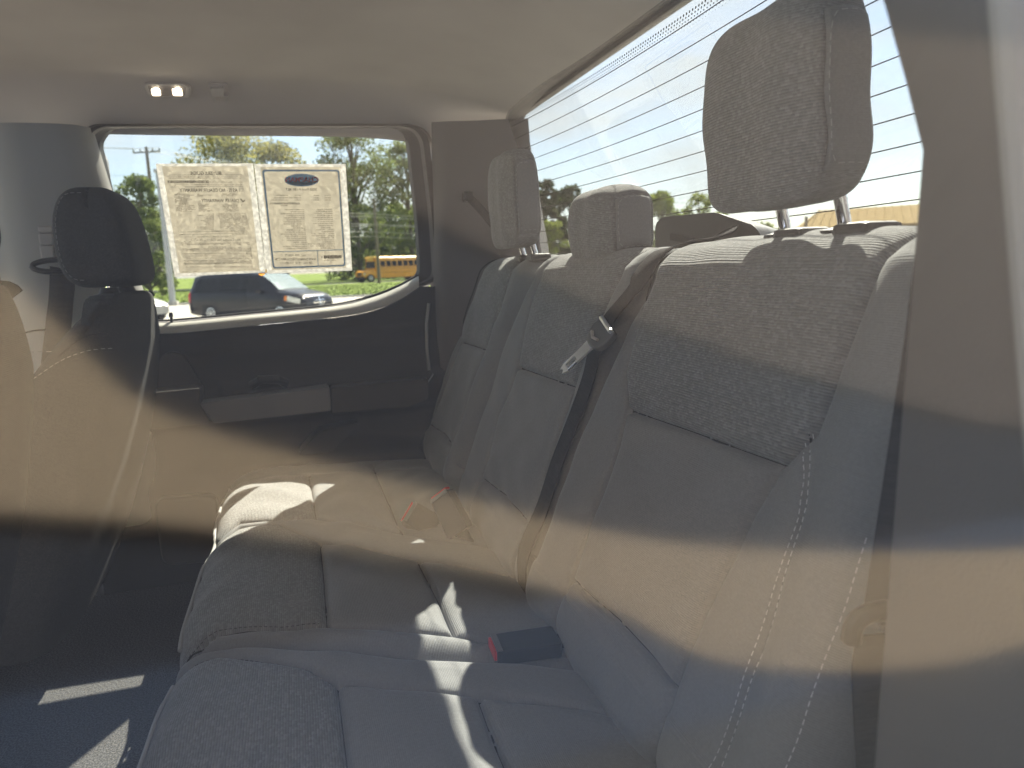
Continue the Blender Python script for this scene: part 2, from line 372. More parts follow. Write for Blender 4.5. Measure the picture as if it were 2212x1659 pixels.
# roof skin above, closing the cab
mb = MB(); rs = []
for x in np.linspace(-1.75, .592, 16):
    e = .05 * ((x + .4) / 1.1) ** 2
    rs.append([(x, y, .50 - e - .10 * abs((y - 1.03) / .95) ** 4) for y in np.linspace(.11, 1.95, 14)])
V, F = loftgrid(rs); mesh('roof_skin', V, F, m_paint, cab)
mb = MB(); mb.box((.574, .17, .372), (.590, 1.88, .44), .003); mb.obj('rear_header', m_head, cab)
# floor and sill boxes
mb = MB(); mb.box((-1.9, .12, -.80), (.75, 1.93, -.75)); mb.obj('floor_carpet', m_carpet, cab)
mb = MB(); mb.tube([(-.62, 1.28, -.748), (-.50, 1.20, -.748), (-.36, 1.08, -.748)], .006, 8); mb.obj('floor_mat_edge', m_rubber, cab)
mb = MB(); mb.box((-1.4, .98, -.75), (-.55, 1.22, -.66), .035); mb.obj('floor_tunnel', m_carpet, cab)

# far C pillar trim (between the far door window and the rear glass)
def pil(name, cols, mat, parent=cab): 
    V, F = loftgrid(cols); return mesh(name, V, F, mat, parent)
zz = np.linspace(-.75, .36, 24)
cols = []
for z in zz:
    x0 = .352 + .012 * math.sin((z + .2) * 3); k = np.clip((z + .02) / .38, 0, 1)
    cols.append([(x0 - .006, 1.93 - .10 * max(k, 0), z), (x0 + .004, 1.862 - .035 * k, z), (x0 + .03, 1.85 - .035 * k, z), (.46, 1.84 - .04 * k, z), (.56 + .012 * (1 - k), 1.80 - .035 * k, z), (.588 + .03 * (1 - k), 1.79 - .03 * k, z), (.60 + .05 * (1 - k), 1.84, z), (.64 + .06 * (1 - k), 1.92, z)])
pil('far_pillar_trim', cols, m_cpillar)
# far B pillar trim
cols = []
for z in np.linspace(-.75, .335, 24):
    l = .075 * (.30 - z); k = np.clip((z + .1) / .43, 0, 1)
    xr = -.405 + (.06 if z < -.1 else .14 * (.33 - z)) ; xl = -.60 - .0 * z
    cols.append([(xl - .05, 1.93 - .08 * k, z), (xl - .012, 1.88 - .05 * k, z), (xl + .02, 1.855 - .05 * k, z), (xl + .07, 1.848 - .05 * k, z), (xr - .06, 1.85 - .05 * k, z), (xr - .022, 1.858 - .05 * k, z), (xr, 1.885 - .05 * k, z), (xr + .005, 1.93 - .08 * k, z)])
bp_ = pil('middle_pillar_trim', cols, m_pillar)
# recessed track and belt height adjuster on the middle pillar
q = [aty(72, 405, 1.83), aty(108, 400, 1.83), aty(125, 500, 1.83), aty(88, 510, 1.83)]
mb = MB(); mb.prism(roundpoly(q, .012), (0, .03, 0)); mb.obj('adjuster_track', m_cpillar, bp_)
for (a, b) in ((488, 503), (504, 529), (530, 566)):
    q = [aty(79 + (a - 485) * .09, a, 1.805), aty(113 + (a - 485) * .06, a, 1.805), aty(113 + (b - 485) * .07, b, 1.805), aty(80 + (b - 485) * .12, b, 1.805)]
    mb = MB(); mb.prism(roundpoly(q, .007), (0, .035, 0)); o = mb.obj('belt_adjuster', m_clip, bp_)
    bv = o.modifiers.new('bevel', 'BEVEL'); bv.width = .003; bv.segments = 2
# front-door side beyond the middle pillar, far and near
for y in (1.90, .10):
    mb = MB(); mb.box((-1.75, y, -.75), (-.66, y + .04, -.12), .02); mb.obj('front_door_lining', m_door, cab)
    mb = MB(); mb.prism([(-.80, y + .01, -.12), (-.645, y + .01, -.12), (-.60, y - .05 * (1 if y > 1 else -1.4), .36), (-.80, y - .05 * (1 if y > 1 else -1.4), .36)], (0, .03, 0)); mb.obj('front_door_frame', m_black, cab)
mb = MB(); mb.box((-1.95, .12, -.75), (-1.45, 1.93, -.16), .05); mb.obj('dashboard', m_door, cab)
# near C pillar trim at the right edge of the picture
cols = []
for z in np.linspace(-.75, .40, 40):
    xs_ = .232 - .21 * z if z < .15 else .2005 - .3 * (z - .15)
    xi = .3155 - .03 * (.049 - z) if z < .049 else .3155 - .44 * (z - .049)
    cols.append([(xs_ + .03, .115, z), (xs_ + .002, .165, z), (xs_, .178, z), (xs_ + .006, .192, z), (xs_ + .018, .200, z), (xs_ + .03, .215, z), (xi - .03, .275, z), (xi - .008, .292, z), (xi, .30, z), (xi + .02, .315, z), (xi + .16, .345, z), (.63 - .2 * z, .37, z), (.66 - .2 * z, .33, z), (.68 - .2 * z, .2, z)])
npil = pil('near_pillar_trim', [c[::-1] for c in cols], m_cpillar)
mb = MB(); mb.tube([(.228 - .21 * z if z < .15 else .1965 - .3 * (z - .15), .176, z) for z in np.linspace(-.7, .36, 20)], .006, 10); mb.obj('door_seal', m_clip, npil, True)
# rear bulkhead below the glass, and header strip above it
def rx(z): return .572 + (.352 - z) * .33                           # rear glass plane
mb = MB(); mb.box((.645, .13, -.75), (.69, 1.92, -.06), .01); mb.obj('rear_bulkhead', m_cpillar, cab)
mb = MB(); mb.prism([(.66, .3, -.06), (.70, .3, -.02), (.705, .3, .0), (.66, .3, -.05)], (0, 1.55, 0)); mb.obj('rear_window_seal', m_rubber, cab)
# rear glass, slightly bowed, as a pane with two faces
def rglass(y, z, off=0): return (rx(z) + off - .035 * ((y - 1.08) / .75) ** 2 + .0, y, z)
rows_o = [[rglass(y, z, .004) for y in np.linspace(.30, 1.87, 24)] for z in np.linspace(-.07, .40, 10)]
rows_i = [[rglass(y, z, 0) for y in np.linspace(.30, 1.87, 24)] for z in np.linspace(-.07, .40, 10)]
V1, F1 = loftgrid(rows_o); V2, F2 = loftgrid(rows_i); k = len(V1)
rgo = mesh('rear_window', V1 + V2, F1 + [tuple(i + k for i in f[::-1]) for f in F2], m_rear, cab)
for i in range(13):                                                   # heater lines, each a part of the pane
    z = .341 - i * .0283
    mb = MB(); mb.tube([np.array(rglass(y, z - .004 * (1 - ((y - 1.08) / .75) ** 2), -.0015)) for y in np.linspace(.33, 1.84, 24)], .00075, 5); mb.obj('heater_line', m_wire, rgo)
mb = MB(); dots = MB()
for j in range(5):
    for i in range(150):
        y = .50 + i * .0085 + (j % 2) * .00425; z = .349 - j * .0042; r = .0021 - j * .00035; p = rglass(y, z, -.0012)
        dots.add([(p[0], y + r * math.cos(a), z + r * math.sin(a)) for a in np.linspace(0, 2 * math.pi, 6, endpoint=False)], [(0, 1, 2, 3, 4, 5)])
dots.obj('frit_dots', m_black, rgo, kind='stuff')

# ================================================================== FAR REAR DOOR
door = thing('rear_door', 'closed black rear passenger door with window, silver topped sill and grey armrest', 'car door', (0, 1.95, -.75))
open_px = [(300, 694), (236, 385), (221, 322), (221, 309), (232, 290), (252, 279), (840, 278), (862, 284), (878, 306), (888, 400), (897, 480), (903, 596), (860, 619), (800, 642), (715, 661), (370, 694)]
op = [og(*p) for p in open_px]
op = roundpoly(op, [.01, .03, .005, .02, .03, .03, .03, .03, .03, .05, .05, .02, .06, .06, .1, .05], 5)
cen = np.mean(op, axis=0)
mb = MB(); n = len(op); nv = np.array([0, 1, .18]) / np.linalg.norm([0, 1, .18])
big = [cen + (p - cen) * 1.03 for p in op]
mb.prism([p + nv * .012 for p in big], nv * .004); mb.obj('window_glass', m_far, door)
def ring(name, polyA, polyB, mat, parent):
    n = len(polyA); V = list(polyA) + list(polyB); F = [(i, (i + 1) % n, n + (i + 1) % n, n + i) for i in range(n)]; return mesh(name, V, F, mat, parent)
def outpx(dl, dt, dr, db, back):
    o = []
    for (x, y) in open_px:
        fx = (x - 560) / 340; fy = (y - 480) / 210
        o.append(og(x + (dr * max(fx, 0) + dl * min(fx, 0)), y + (db * max(fy, 0) + dt * min(fy, 0)), back))
    return roundpoly(o, [.01, .03, .005, .02, .03, .04, .04, .04, .03, .05, .05, .02, .06, .06, .1, .05], 5)
r0 = [p + nv * .014 for p in op]; r1_ = outpx(6, 1, 5, 0, .006); r2 = outpx(26, 3, 30, 2, .02); r3 = outpx(34, 6, 38, 4, .032); r4 = outpx(48, 9, 52, 6, .03); r5 = outpx(54, 12, 58, 10, .01)
ring('window_seal', r0, r1_, m_rubber, door); fr = ring('window_frame', r1_, r2, m_dkbrown, door); ring('frame_edge', r2, r3, m_cpillar, fr)
ring('opening_seal', r3, r4, m_dkbrown, door); ring('opening_seal_lip', r4, r5, m_cpillar, door)
# sill ledge, light grey, follows the window's lower edge
bx = [(300, 694), (370, 694), (520, 680), (715, 661), (800, 642), (860, 619), (903, 596)]
up_ = spline([og(*p) for p in bx], 40); lo_ = spline([og(p[0] + (6 if i < 5 else 2), p[1] + (15 if i < 4 else 19 if i < 6 else 14), .055) for i, p in enumerate(bx)], 40)
md = (up_ * .45 + lo_ * .55) + np.array([0, -.006, .006]); l3 = lo_ + np.array([0, .002, -.012])
V, F = loftgrid([up_ + np.array([0, .01, -.001]), up_, md, lo_, l3]); mesh('window_sill', V, F, m_sill, door)
mb = MB(); mb.tube([p + np.array([0, -.002, .002]) for p in up_], .0035, 8); mb.obj('sill_weatherstrip', m_rubber, door, True)
# door lining: height field facing into the cab
xs = np.linspace(-.50, .40, 110); zs_t = np.linspace(0, 1, 70); rows = []
topx = lo_[:, 0]; topz = l3[:, 2]
for x in xs:
    zt = float(np.interp(x, topx, topz)); r_ = []
    for t in zs_t:
        z = zt - t * (zt + .745); y = 1.893
        y -= .006 * np.exp(-((z + .165) / .012) ** 2)
        y -= .026 * (1 / (1 + math.exp((z + .20) / .012)))                             # lower part stands proud
        y -= .020 * (1 / (1 + math.exp((z + .268 + .02 * (x < -.2)) / .006))) * (1 / (1 + math.exp((-.352 - z) / .006)))
        rec = np.exp(-((x - .02) / .26) ** 4) * np.exp(-((z + .405) / .055) ** 4); y += .045 * rec
        y -= .012 * (1 / (1 + math.exp((z + .47) / .01)))
        if z < -.58: y -= .02 * np.clip((-.58 - z) / .03, 0, 1)
        r_.append((x, y, z))
    rows.append(r_)
V, F = loftgrid(rows); dl = mesh('door_lining', V, [f[::-1] for f in F], m_door, door)
a0 = [aty(430, 872, 1.79), aty(712, 836, 1.79), aty(716, 888, 1.79), aty(462, 915, 1.79)]
mb = MB(); mb.prism(roundpoly(a0, .008, 5), (0, .09, 0)); ar = mb.obj('armrest', m_arm, door); bv = ar.modifiers.new('bevel', 'BEVEL'); bv.width = .006; bv.segments = 3
a1 = [aty(716, 838, 1.80), aty(925, 818, 1.80), aty(925, 862, 1.80), aty(880, 880, 1.80), aty(716, 893, 1.80)]
mb = MB(); mb.prism(roundpoly(a1, .006, 4), (0, .09, 0)); o = mb.obj('armrest_trim', m_door2, door); bv = o.modifiers.new('bevel', 'BEVEL'); bv.width = .006; bv.segments = 3
a2 = [aty(312, 850, 1.79), aty(432, 838, 1.79), aty(430, 868, 1.79), aty(455, 914, 1.79), aty(300, 930, 1.79)]
mb = MB(); mb.prism(roundpoly(a2, .008, 4), (0, .09, 0)); o = mb.obj('switch_panel', m_door2, door); bv = o.modifiers.new('bevel', 'BEVEL'); bv.width = .006; bv.segments = 3
a3 = [aty(345, 765, 1.86), aty(392, 760, 1.86), aty(440, 838, 1.86), aty(340, 848, 1.86)]
mb = MB(); mb.prism(roundpoly(a3, .02, 5), (0, .05, 0)); mb.obj('handle_surround', m_door2, door)
mb = MB(); mb.tube([aty(545, 832, 1.855), aty(560, 822, 1.84), aty(600, 820, 1.84), aty(618, 828, 1.855)], .012, 10); mb.obj('inside_handle', m_black, door, True)
a4 = [aty(690, 930, 1.835), aty(780, 912, 1.835), aty(720, 975, 1.835), aty(640, 985, 1.835)]
mb = MB(); mb.prism(roundpoly(a4, .02, 5), (0, .06, 0)); mb.obj('pull_cup', m_black, door)
mb = MB(); mb.prism(roundpoly([aty(330, 1080, 1.83), aty(470, 1070, 1.83), aty(470, 1215, 1.83), aty(350, 1225, 1.83)], .03, 6), (0, .05, 0)); o = mb.obj('map_pocket', m_door2, door); bv = o.modifiers.new('bevel', 'BEVEL'); bv.width = .008; bv.segments = 3
mb = MB(); c = og(372, 705, .03); mb.tube([c, c + np.array([0, 0, .010])], [.011, .007], 12); mb.tube([c + np.array([0, 0, .008]), c + np.array([0, 0, .022]), c + np.array([0, 0, .026]), c + np.array([0, 0, .034])], [.0035, .0035, .0055, .004], 10); mb.obj('lock_knob', m_black, door, True)
mb = MB(); mb.tube([aty(926, 655, 1.85), aty(921, 700, 1.85), aty(922, 750, 1.85), aty(927, 800, 1.85)], .004, 8); mb.obj('door_edge_highlight', m_clip, door, True)  # pale tube standing in for the highlight line on the door edge
mb = MB(); mb.prism([aty(922, 826, 1.84), aty(925, 828, 1.84), aty(938, 808, 1.84), aty(935, 806, 1.84)], (0, .01, 0)); mb.obj('door_edge_glint', m_chrome, door)  # chrome sliver put in for a white glint beside the door edge

mb = MB(); mb.box((-.66, 1.958, -.75), (.40, 1.985, -.125), .01); mb.obj('door_skin', m_paint, door)
mb = MB(); mb.box((.37, 1.94, -.75), (.80, 1.98, -.08), .02); mb.obj('rear_quarter_skin', m_paint, cab)
mb = MB(); mb.box((-.66, 1.94, -.75), (-.40, 1.98, .30), .02); mb.obj('pillar_skin', m_paint, cab)

# ================================================================== REAR BENCH
bench = thing('rear_bench_seat', 'long grey cloth rear bench seat with three backrests and stitched cushions', 'bench seat', (.1, 1.1, -.75))
bpath = [(.36, -.56), (.31, -.515), (.291, -.47), (.300, -.43), (.318, -.395), (.388, -.184), (.4345, -.03), (.449, -.002), (.474, .013), (.503, .016), (.54, .010), (.568, -.012), (.59, -.07), (.62, -.32)]
tmp = Sheet(bpath, 0.4, 0.8, .03, .1, [[(0.5, .1), (.6, .1)]], ny=20, nt_=40)
tz = lambda z: tmp.t_of_z(z)
tTop = float(tmp.T0[-1]); t0_, tA, tB = tz(-.41), tz(-.17), tz(-.02); tBack = tB + .10; tEnd = tB + .17
def zt(l): return [(y, tz(z)) for y, z in l]
# near seat
nlow = zt([(.822, -.405), (.813, -.313), (.800, -.226), (.804, -.184)]); nlowr = zt([(.556, -.403), (.551, -.331), (.534, -.259), (.511, -.179)])
ninsb = zt([(.804, -.184), (.66, -.181), (.511, -.179), (.479, -.143)]); nright = [(.479, tz(-.143)), (.463, tz(-.03)), (.455, tB + .04), (.448, tEnd)]
nleft = [(.804, tz(-.184)), (.836, tz(-.141)), (.843, tz(-.054)), (.835, tz(-.004)), (.83, tEnd)]
ndiag = zt([(.825, -.408), (.69, -.401), (.556, -.403)])
nc1 = [(.556, tz(-.403)), (.56, 0.02)]; nc2 = [(.825, tz(-.408)), (.84, .02)]
sa = zt([(.497, -.149), (.481, -.17), (.469, -.201), (.469, -.244), (.471, -.322), (.473, -.426), (.476, -.50)]); sb = zt([(.487, -.145), (.472, -.168), (.459, -.198), (.460, -.24), (.460, -.316), (.461, -.418), (.463, -.50)])
smid = [((a[0] + b[0]) / 2, (a[1] + b[1]) / 2) for a, b in zip(sa, sb)]
shN = Sheet(bpath, ([tz(-.48), tz(-.2), tB, tEnd, tTop], [.383, .380, .372, .385, .40]), ([tz(-.48), tz(-.39), tz(-.16), tz(-.08), tB, tEnd], [.965, .958, .905, .878, .853, .848]), .045, .13,
            [nlow, nlowr, (ninsb, 1.2), nright, nleft, ndiag, nc1, nc2, (smid, .7)], ny=190, nt_=330, puff=.007, bumps=[(.415, tz(-.3), .05, .3, .010), (.90, tz(-.25), .04, .3, .006)])
insp = [(.804, tz(-.184)), (.66, tz(-.181)), (.511, tz(-.179)), (.479, tz(-.143)), (.463, tz(-.03)), (.455, tB + .04), (.448, tEnd), (.83, tEnd), (.835, tz(-.004)), (.843, tz(-.054)), (.836, tz(-.141))]
lowp = nlow[:-1] + [(.804, tz(-.184)), (.66, tz(-.181)), (.511, tz(-.179))] + nlowr[::-1][1:] + [(.69, tz(-.401))]
bN = shN.build('backrest', m_side, [('woven_insert', insp, m_cloth), ('lower_panel', lowp, m_plain)], bench)
bN['label'] = 'backrest nearest the camera, widest, with a double stitched outer bolster'
sheet_stitches('stitching', shN, sa, bN, 120); sheet_stitches('stitching', shN, sb, bN, 120)
sheet_stitches('stitching', shN, zt([(.388, -.20), (.389, -.28), (.394, -.373), (.40, -.46)]), bN, 90, lift=.002)
# centre seat
cl_ = [(1.262, tz(-.188)), (1.285, tz(-.12)), (1.285, tz(-.06)), (1.27, tB), (1.262, tEnd)]; cr_ = [(.985, tz(-.183)), (.965, tz(-.10)), (.93, tz(-.02)), (.925, tEnd)]
cb = [(.985, tz(-.183)), (1.262, tz(-.188))]; cdl = [(1.262, tz(-.19)), (1.301, tz(-.284)), (1.305, tz(-.405)), (1.30, .03)]; cdd = [(1.305, tz(-.405)), (1.156, tz(-.395)), (1.012, tz(-.40))]; cdr = [(.985, tz(-.183)), (1.0, tz(-.28)), (1.012, tz(-.40)), (1.02, .03)]
shC = Sheet(bpath, ([tz(-.48), tz(-.39), tz(-.16), tz(-.08), tB, tEnd], [.972, .965, .912, .885, .860, .855]), ([tz(-.46), tz(-.41), tz(-.17), tB, tEnd], [1.425, 1.432, 1.40, 1.315, 1.30]), .03, .13,
            [cl_, cr_, (cb, 1.2), cdl, cdd, cdr], ny=150, nt_=260, puff=.006)
bC = shC.build('backrest', m_side, [('woven_insert', [cb[0], cb[1]] + cl_[1:] + cr_[::-1], m_cloth), ('lower_panel', [cb[1]] + cdl[1:3] + [(1.156, tz(-.395)), (1.012, tz(-.40))] + [(1.0, tz(-.28)), cb[0]], m_plain)], bench)
bC['label'] = 'middle backrest under the low headrest'
# far seat
fb = [(1.517, tz(-.180)), (1.747, tz(-.184))]; fl = [(1.517, tz(-.18)), (1.503, tz(-.12)), (1.475, tz(-.06)), (1.435, tEnd)]; frr = [(1.747, tz(-.184)), (1.79, tz(-.15)), (1.74, tz(-.03)), (1.70, tEnd)]
fdl = [(1.517, tz(-.18)), (1.535, tz(-.233)), (1.577, tz(-.402)), (1.58, .03)]; fdr = [(1.747, tz(-.184)), (1.82, tz(-.36)), (1.85, tz(-.41)), (1.86, .03)]; fdd = [(1.577, tz(-.402)), (1.70, tz(-.40)), (1.85, tz(-.41))]
shF = Sheet(bpath, ([tz(-.46), tz(-.40), tz(-.13), tB, tEnd], [1.50, 1.51, 1.445, 1.365, 1.36]), ([tz(-.46), tz(-.42), tz(-.24), tB, tEnd], [1.84, 1.885, 1.85, 1.73, 1.70]), .05, .13,
            [(fb, 1.2), fl, frr, fdl, fdr, fdd], ny=120, nt_=220, puff=.006)
bF = shF.build('backrest', m_side, [('woven_insert', [fb[0], fb[1]] + frr[1:] + fl[::-1][:-1], m_cloth), ('lower_panel', [fb[0], fb[1]] + fdr[1:3] + [(1.70, tz(-.40))] + fdl[1:3][::-1], m_plain)], bench)
bF['label'] = 'backrest beside the far door'
# cushions: path from under the front edge up and back
cpath = [(-.13, -.66), (-.165, -.60), (-.182, -.54), (-.183, -.505), (-.170, -.483), (-.14, -.469), (-.08, -.464), (.0, -.468), (.12, -.474), (.25, -.482), (.36, -.50)]
tm2 = Sheet(cpath, 0.4, 0.8, .03, .1, [[(0.5, .1), (.6, .1)]], ny=20, nt_=40)
kx = tm2.pth[:, 0] > -.1; kk = np.argmax(tm2.pth[:, 1] > -.4845)
def tx(x): return float(np.interp(x, tm2.pth[kk:, 0], tm2.T0[kk:]))
def xt(l): return [(y, tx(x)) for x, y in l]
tF = float(tm2.T0[kk]); tfr = tF - .13; tP = tF - .02
nfb = [(.905, tfr), (.905, tP)] + xt([(-.155, .903), (-.126, .897), (-.089, .871), (-.055, .854), (-.022, .828), (.010, .792)]); nfb2 = xt([(.010, .792), (.115, .743), (.157, .72), (.264, .669), (.34, .63)])
spl = [(.94, tfr)] + xt([(-.169, .938), (-.15, .937), (-.026, .893), (.121, .828), (.199, .794), (.34, .74)])
split = ([0, tF, tx(-.15), tx(-.026), tx(.121), tx(.199), tx(.36)], [.945, .94, .937, .893, .828, .794, .73])
nseam1 = xt([(.010, .792), (.011, .6), (.01, .42)]); nseam2 = xt([(.160, .718), (.157, .6), (.156, .42)])
shA = Sheet(cpath, .385, split, .03, .12, [nfb, nfb2, nseam1, nseam2], ny=130, nt_=200, puff=.009, pw=.035, gd=.008, gw=.0028, rough=.0016)
pan1 = nfb + xt([(.011, .6), (.01, .40)]) + [(.40, tP), (.40, tfr)]
pan2 = xt([(.010, .792), (.115, .743), (.157, .72), (.157, .6), (.156, .40), (.01, .40), (.011, .6)])
pan3 = xt([(.157, .72), (.264, .669), (.34, .63), (.34, .40), (.156, .40), (.157, .6)])
cA = shA.build('seat_cushion', m_side, [('woven_panel', pan1, m_cloth), ('middle_panel', pan2, m_plain), ('rear_panel', pan3, m_plain)], bench); cA['label'] = 'seat cushion nearest the camera'
cfb = [(.955, tfr), (.955, tP)] + xt([(-.168, .955), (-.137, .965), (-.103, .952), (-.061, .938), (-.03, .934), (.004, .932)]); cfb2 = xt([(.004, .932), (.165, .863), (.26, .80), (.34, .76)])
cff = [(1.35, tfr), (1.35, tP)] + xt([(-.169, 1.352), (-.138, 1.384), (-.064, 1.359), (.006, 1.249)]); cff2 = xt([(.006, 1.249), (.061, 1.218), (.16, 1.126), (.34, 1.0)])
ff = [(1.375, tfr), (1.375, tP)] + xt([(-.174, 1.38), (-.139, 1.412), (-.071, 1.385), (.003, 1.375)]); ff2 = xt([(.003, 1.375), (.07, 1.339), (.154, 1.248), (.34, 1.12)])
cs1 = xt([(.004, .932), (.006, 1.1), (.006, 1.249)]); cs2 = xt([(.165, .863), (.163, 1.0), (.16, 1.126)]); fs1 = xt([(.003, 1.375), (.0, 1.55), (-.004, 1.70)]); fs2 = xt([(.154, 1.25), (.15, 1.5), (.15, 1.74)])
fo = [(1.72, tfr), (1.72, tP)] + xt([(-.17, 1.72), (-.004, 1.70), (.15, 1.70), (.34, 1.70)])
shB = Sheet(cpath, split, 1.80, .035, .12, [cfb, cfb2, cff, cff2, ff, ff2, cs1, cs2, fs1, fs2, (fo, .6)], ny=230, nt_=200, puff=.009, pw=.035, gd=.008, gw=.0028, rough=.0016)
pc1 = cfb + xt([(.006, 1.1)]) + cff[::-1]; pc2 = xt([(.004, .932), (.165, .863), (.163, 1.0), (.16, 1.126), (.061, 1.218), (.006, 1.249), (.006, 1.1)])
pc3 = xt([(.165, .863), (.26, .80), (.34, .76), (.34, 1.0), (.16, 1.126), (.163, 1.0)])
pf1 = ff + xt([(.0, 1.55), (-.004, 1.70)]) + [(1.72, tP), (1.72, tfr)]; pf2 = xt([(.003, 1.375), (.07, 1.339), (.154, 1.25), (.15, 1.5), (.15, 1.70), (-.004, 1.70), (.0, 1.55)])
cB = shB.build('seat_cushion', m_side, [('woven_panel', pc1, m_cloth), ('middle_panel', pc2, m_plain), ('rear_panel', pc3, m_plain), ('woven_panel', pf1, m_cloth), ('middle_panel', pf2, m_plain)], bench); cB['label'] = 'double seat cushion for the middle and far places'
sheet_stitches('stitching', shA, [(a - .006, b) for a, b in nfb[1:]], cA, 60, length=.004, gap=.003, r=.0004, mat=m_seam)
sheet_stitches('stitching', shB, [(a + .006, b) for a, b in cfb[1:]], cB, 60, length=.004, gap=.003, r=.0004, mat=m_seam)
for sh, a, b, par in ((shA, .415, .91, cA), (shB, .975, 1.765, cB)):
    P = [sh.at(y, tF - .018)[0] + np.array([-.003, 0, .0]) for y in np.linspace(a, b, 60)]
    P = np.array(P); P = np.stack([np.convolve(np.pad(P[:, c_], 4, 'edge'), np.ones(9) / 9, 'valid') for c_ in range(3)], 1); mb = MB(); mb.tube(P, .0032, 8); mb.obj('front_piping', m_pipe, par, True)
mb = MB(); mb.box((-.14, .40, -.745), (.30, 1.80, -.52), .03); mb.obj('seat_base', m_black, bench)
mb = MB(); mb.prism([(.335, .36, -.62), (.60, .36, -.30), (.64, .36, -.06), (.66, .36, -.06), (.66, .36, -.62)], (0, 1.5, 0)); mb.obj('back_frame', m_black, bench)

# head restraints
def headrest(label, c, hx, hy, hz, p, sidecut, posts, tilt=0.0, topround=0.0, guide=True):
    Q, U, F = puffbox(c, hx, hy, hz, p=p, n=34)
    P = U * np.array([hx, hy, hz])
    wz = U[:, 2]
    P[:, 1] *= 1 - .05 * np.clip(wz, 0, 1) ** 2 - .05 * np.clip(-wz, 0, 1) ** 2.5
    P[:, 0] *= 1 - .06 * np.clip(-wz, 0, 1) ** 2 - topround * np.clip(wz, 0, 1) ** 2
    P[:, 0] += tilt * P[:, 2] - .006 * (1 - U[:, 1] ** 2) * (U[:, 0] < 0) * 1.0
    for i in range(3): P += .0012 * np.sin(P[:, [1, 2, 0]] * (40 + 23 * i) + i) 
    edge = np.abs(np.abs(Q[:, 1]) - 1.0); rad = np.maximum(np.abs(Q[:, 0]), np.abs(Q[:, 2]))
    onside = np.abs(Q[:, 1]) > .999
    sr = np.where(onside, rad, 2 - np.abs(Q[:, 1])); dist = np.abs(sr - sidecut)
    nrm = U / np.linalg.norm(U, axis=1)[:, None]; P -= nrm * (.004 * np.exp(-(dist / .05) ** 2))[:, None]
    P += np.array(c)
    dx_ = P[:, 0] - P[:, 0].min(); uvp = np.stack([P[:, 1] + np.sign(U[:, 1]) * np.abs(U[:, 1]) ** 8 * dx_, P[:, 2] + np.sign(U[:, 2]) * np.abs(U[:, 2]) ** 6 * dx_], -1)
    uvs = np.stack([P[:, 0], P[:, 2]], -1)
    fc = [np.mean(sr[list(f)]) for f in F]; sgn = [np.mean(Q[list(f), 1]) for f in F]
    root = None
    for nm, mt, sel, uv in (('headrest', m_cloth, [f for f, q in zip(F, fc) if q > sidecut], uvp), ('side_panel', m_side, [f for f, q, g in zip(F, fc, sgn) if q <= sidecut and g < 0], uvs), ('side_panel', m_side, [f for f, q, g in zip(F, fc, sgn) if q <= sidecut and g > 0], uvs)):
        if not sel: continue
        u, inv = np.unique(np.array(sel), return_inverse=True); o = mesh(nm, P[u], inv.reshape(-1, 4), mt, bench if root is None else root, True, uv[u])
        if root is None: root = o
    root['label'] = label
    # stitch row just inside the near side seam
    ring_ = []
    for a in np.linspace(-2.2, 2.2 + math.pi * 0, 60):
        qx, qz = math.sin(a - math.pi / 2), math.cos(a - math.pi / 2); k = (sidecut - .12) / max(abs(qx), abs(qz)); tgt = np.array([qx * k, -1, qz * k])
        i = np.argmin(((Q - tgt) ** 2).sum(1)); ring_.append((P[i], nrm[i]))
    rp = np.array([a for a, _ in ring_]); rn = np.array([b for _, b in ring_])
    for k in range(3): rp[:, k] = np.convolve(np.pad(rp[:, k], 3, 'edge'), np.ones(7) / 7, 'valid')
    stitches('stitching', rp, rn, root, length=.0055, gap=.004, r=.0004, mat=m_pipe, lift=.0012)
    for (x, y, zb) in posts:
        zt_ = c[2] - hz * .80
        mb = MB(); mb.tube([(x + .012, y, zb - .03), (x + .012, y, zb + .012), (x + .006, y, (zb + zt_) / 2 + .012), (x - .010, y, zt_ + .004), (x - .022, y, zt_ + .02)], .0062, 14); mb.obj('post', m_chrome, root, True)
        if guide:
            mb = MB(); mb.tube([(x + .014, y, zb - .014), (x + .014, y, zb + .004), (x + .014, y, zb + .007)], [.026, .022, .010], 20)
            o = mb.obj('post_guide', m_black, root, True)
            for v in o.data.vertices: v.co.y *= 1.0
            mb = MB(); mb.box((x - .012, y - .052, zb - .008), (x + .030, y - .010, zb + .009), .006); mb.obj('guide_button', m_black, root)
    return root
headrest('tall headrest nearest the camera', (.450, .602, .134), .031, .093, .090, 5.6, .78, [(.478, .640, .018), (.478, .556, .018)], tilt=-.03, topround=.15)
headrest('low rounded middle headrest', (.494, 1.085, .058), .044, .094, .060, 4.0, .74, [(.50, 1.08, .0)], guide=False)
headrest('tall headrest beside the far door', (.455, 1.482, .134), .032, .098, .098, 5.6, .78, [(.470, 1.505, .014), (.470, 1.425, .014)], tilt=-.03, topround=.15)

# centre belt retractor hump behind the near seat
q = [atx(1415, 545, .585), atx(1415, 482, .585), atx(1432, 468, .585), atx(1545, 458, .585), atx(1630, 487, .585), atx(1665, 545, .585)]
ret = thing('belt_retractor', 'black plastic belt housing behind the near backrest top', 'belt retractor', (.6, .9, .0))
mb = MB(); mb.prism(roundpoly(q, .012, 6), (.05, 0, -.01)); o = mb.obj('housing', m_black, ret); bv = o.modifiers.new('bevel', 'BEVEL'); bv.width = .008; bv.segments = 3
q = [atx(1447, 505, .582), atx(1447, 519, .582), atx(1495, 527, .582), atx(1495, 513, .582)]
mb = MB(); mb.prism(q, (.006, 0, 0)); mb.obj('belt_slot', m_rubber, ret)

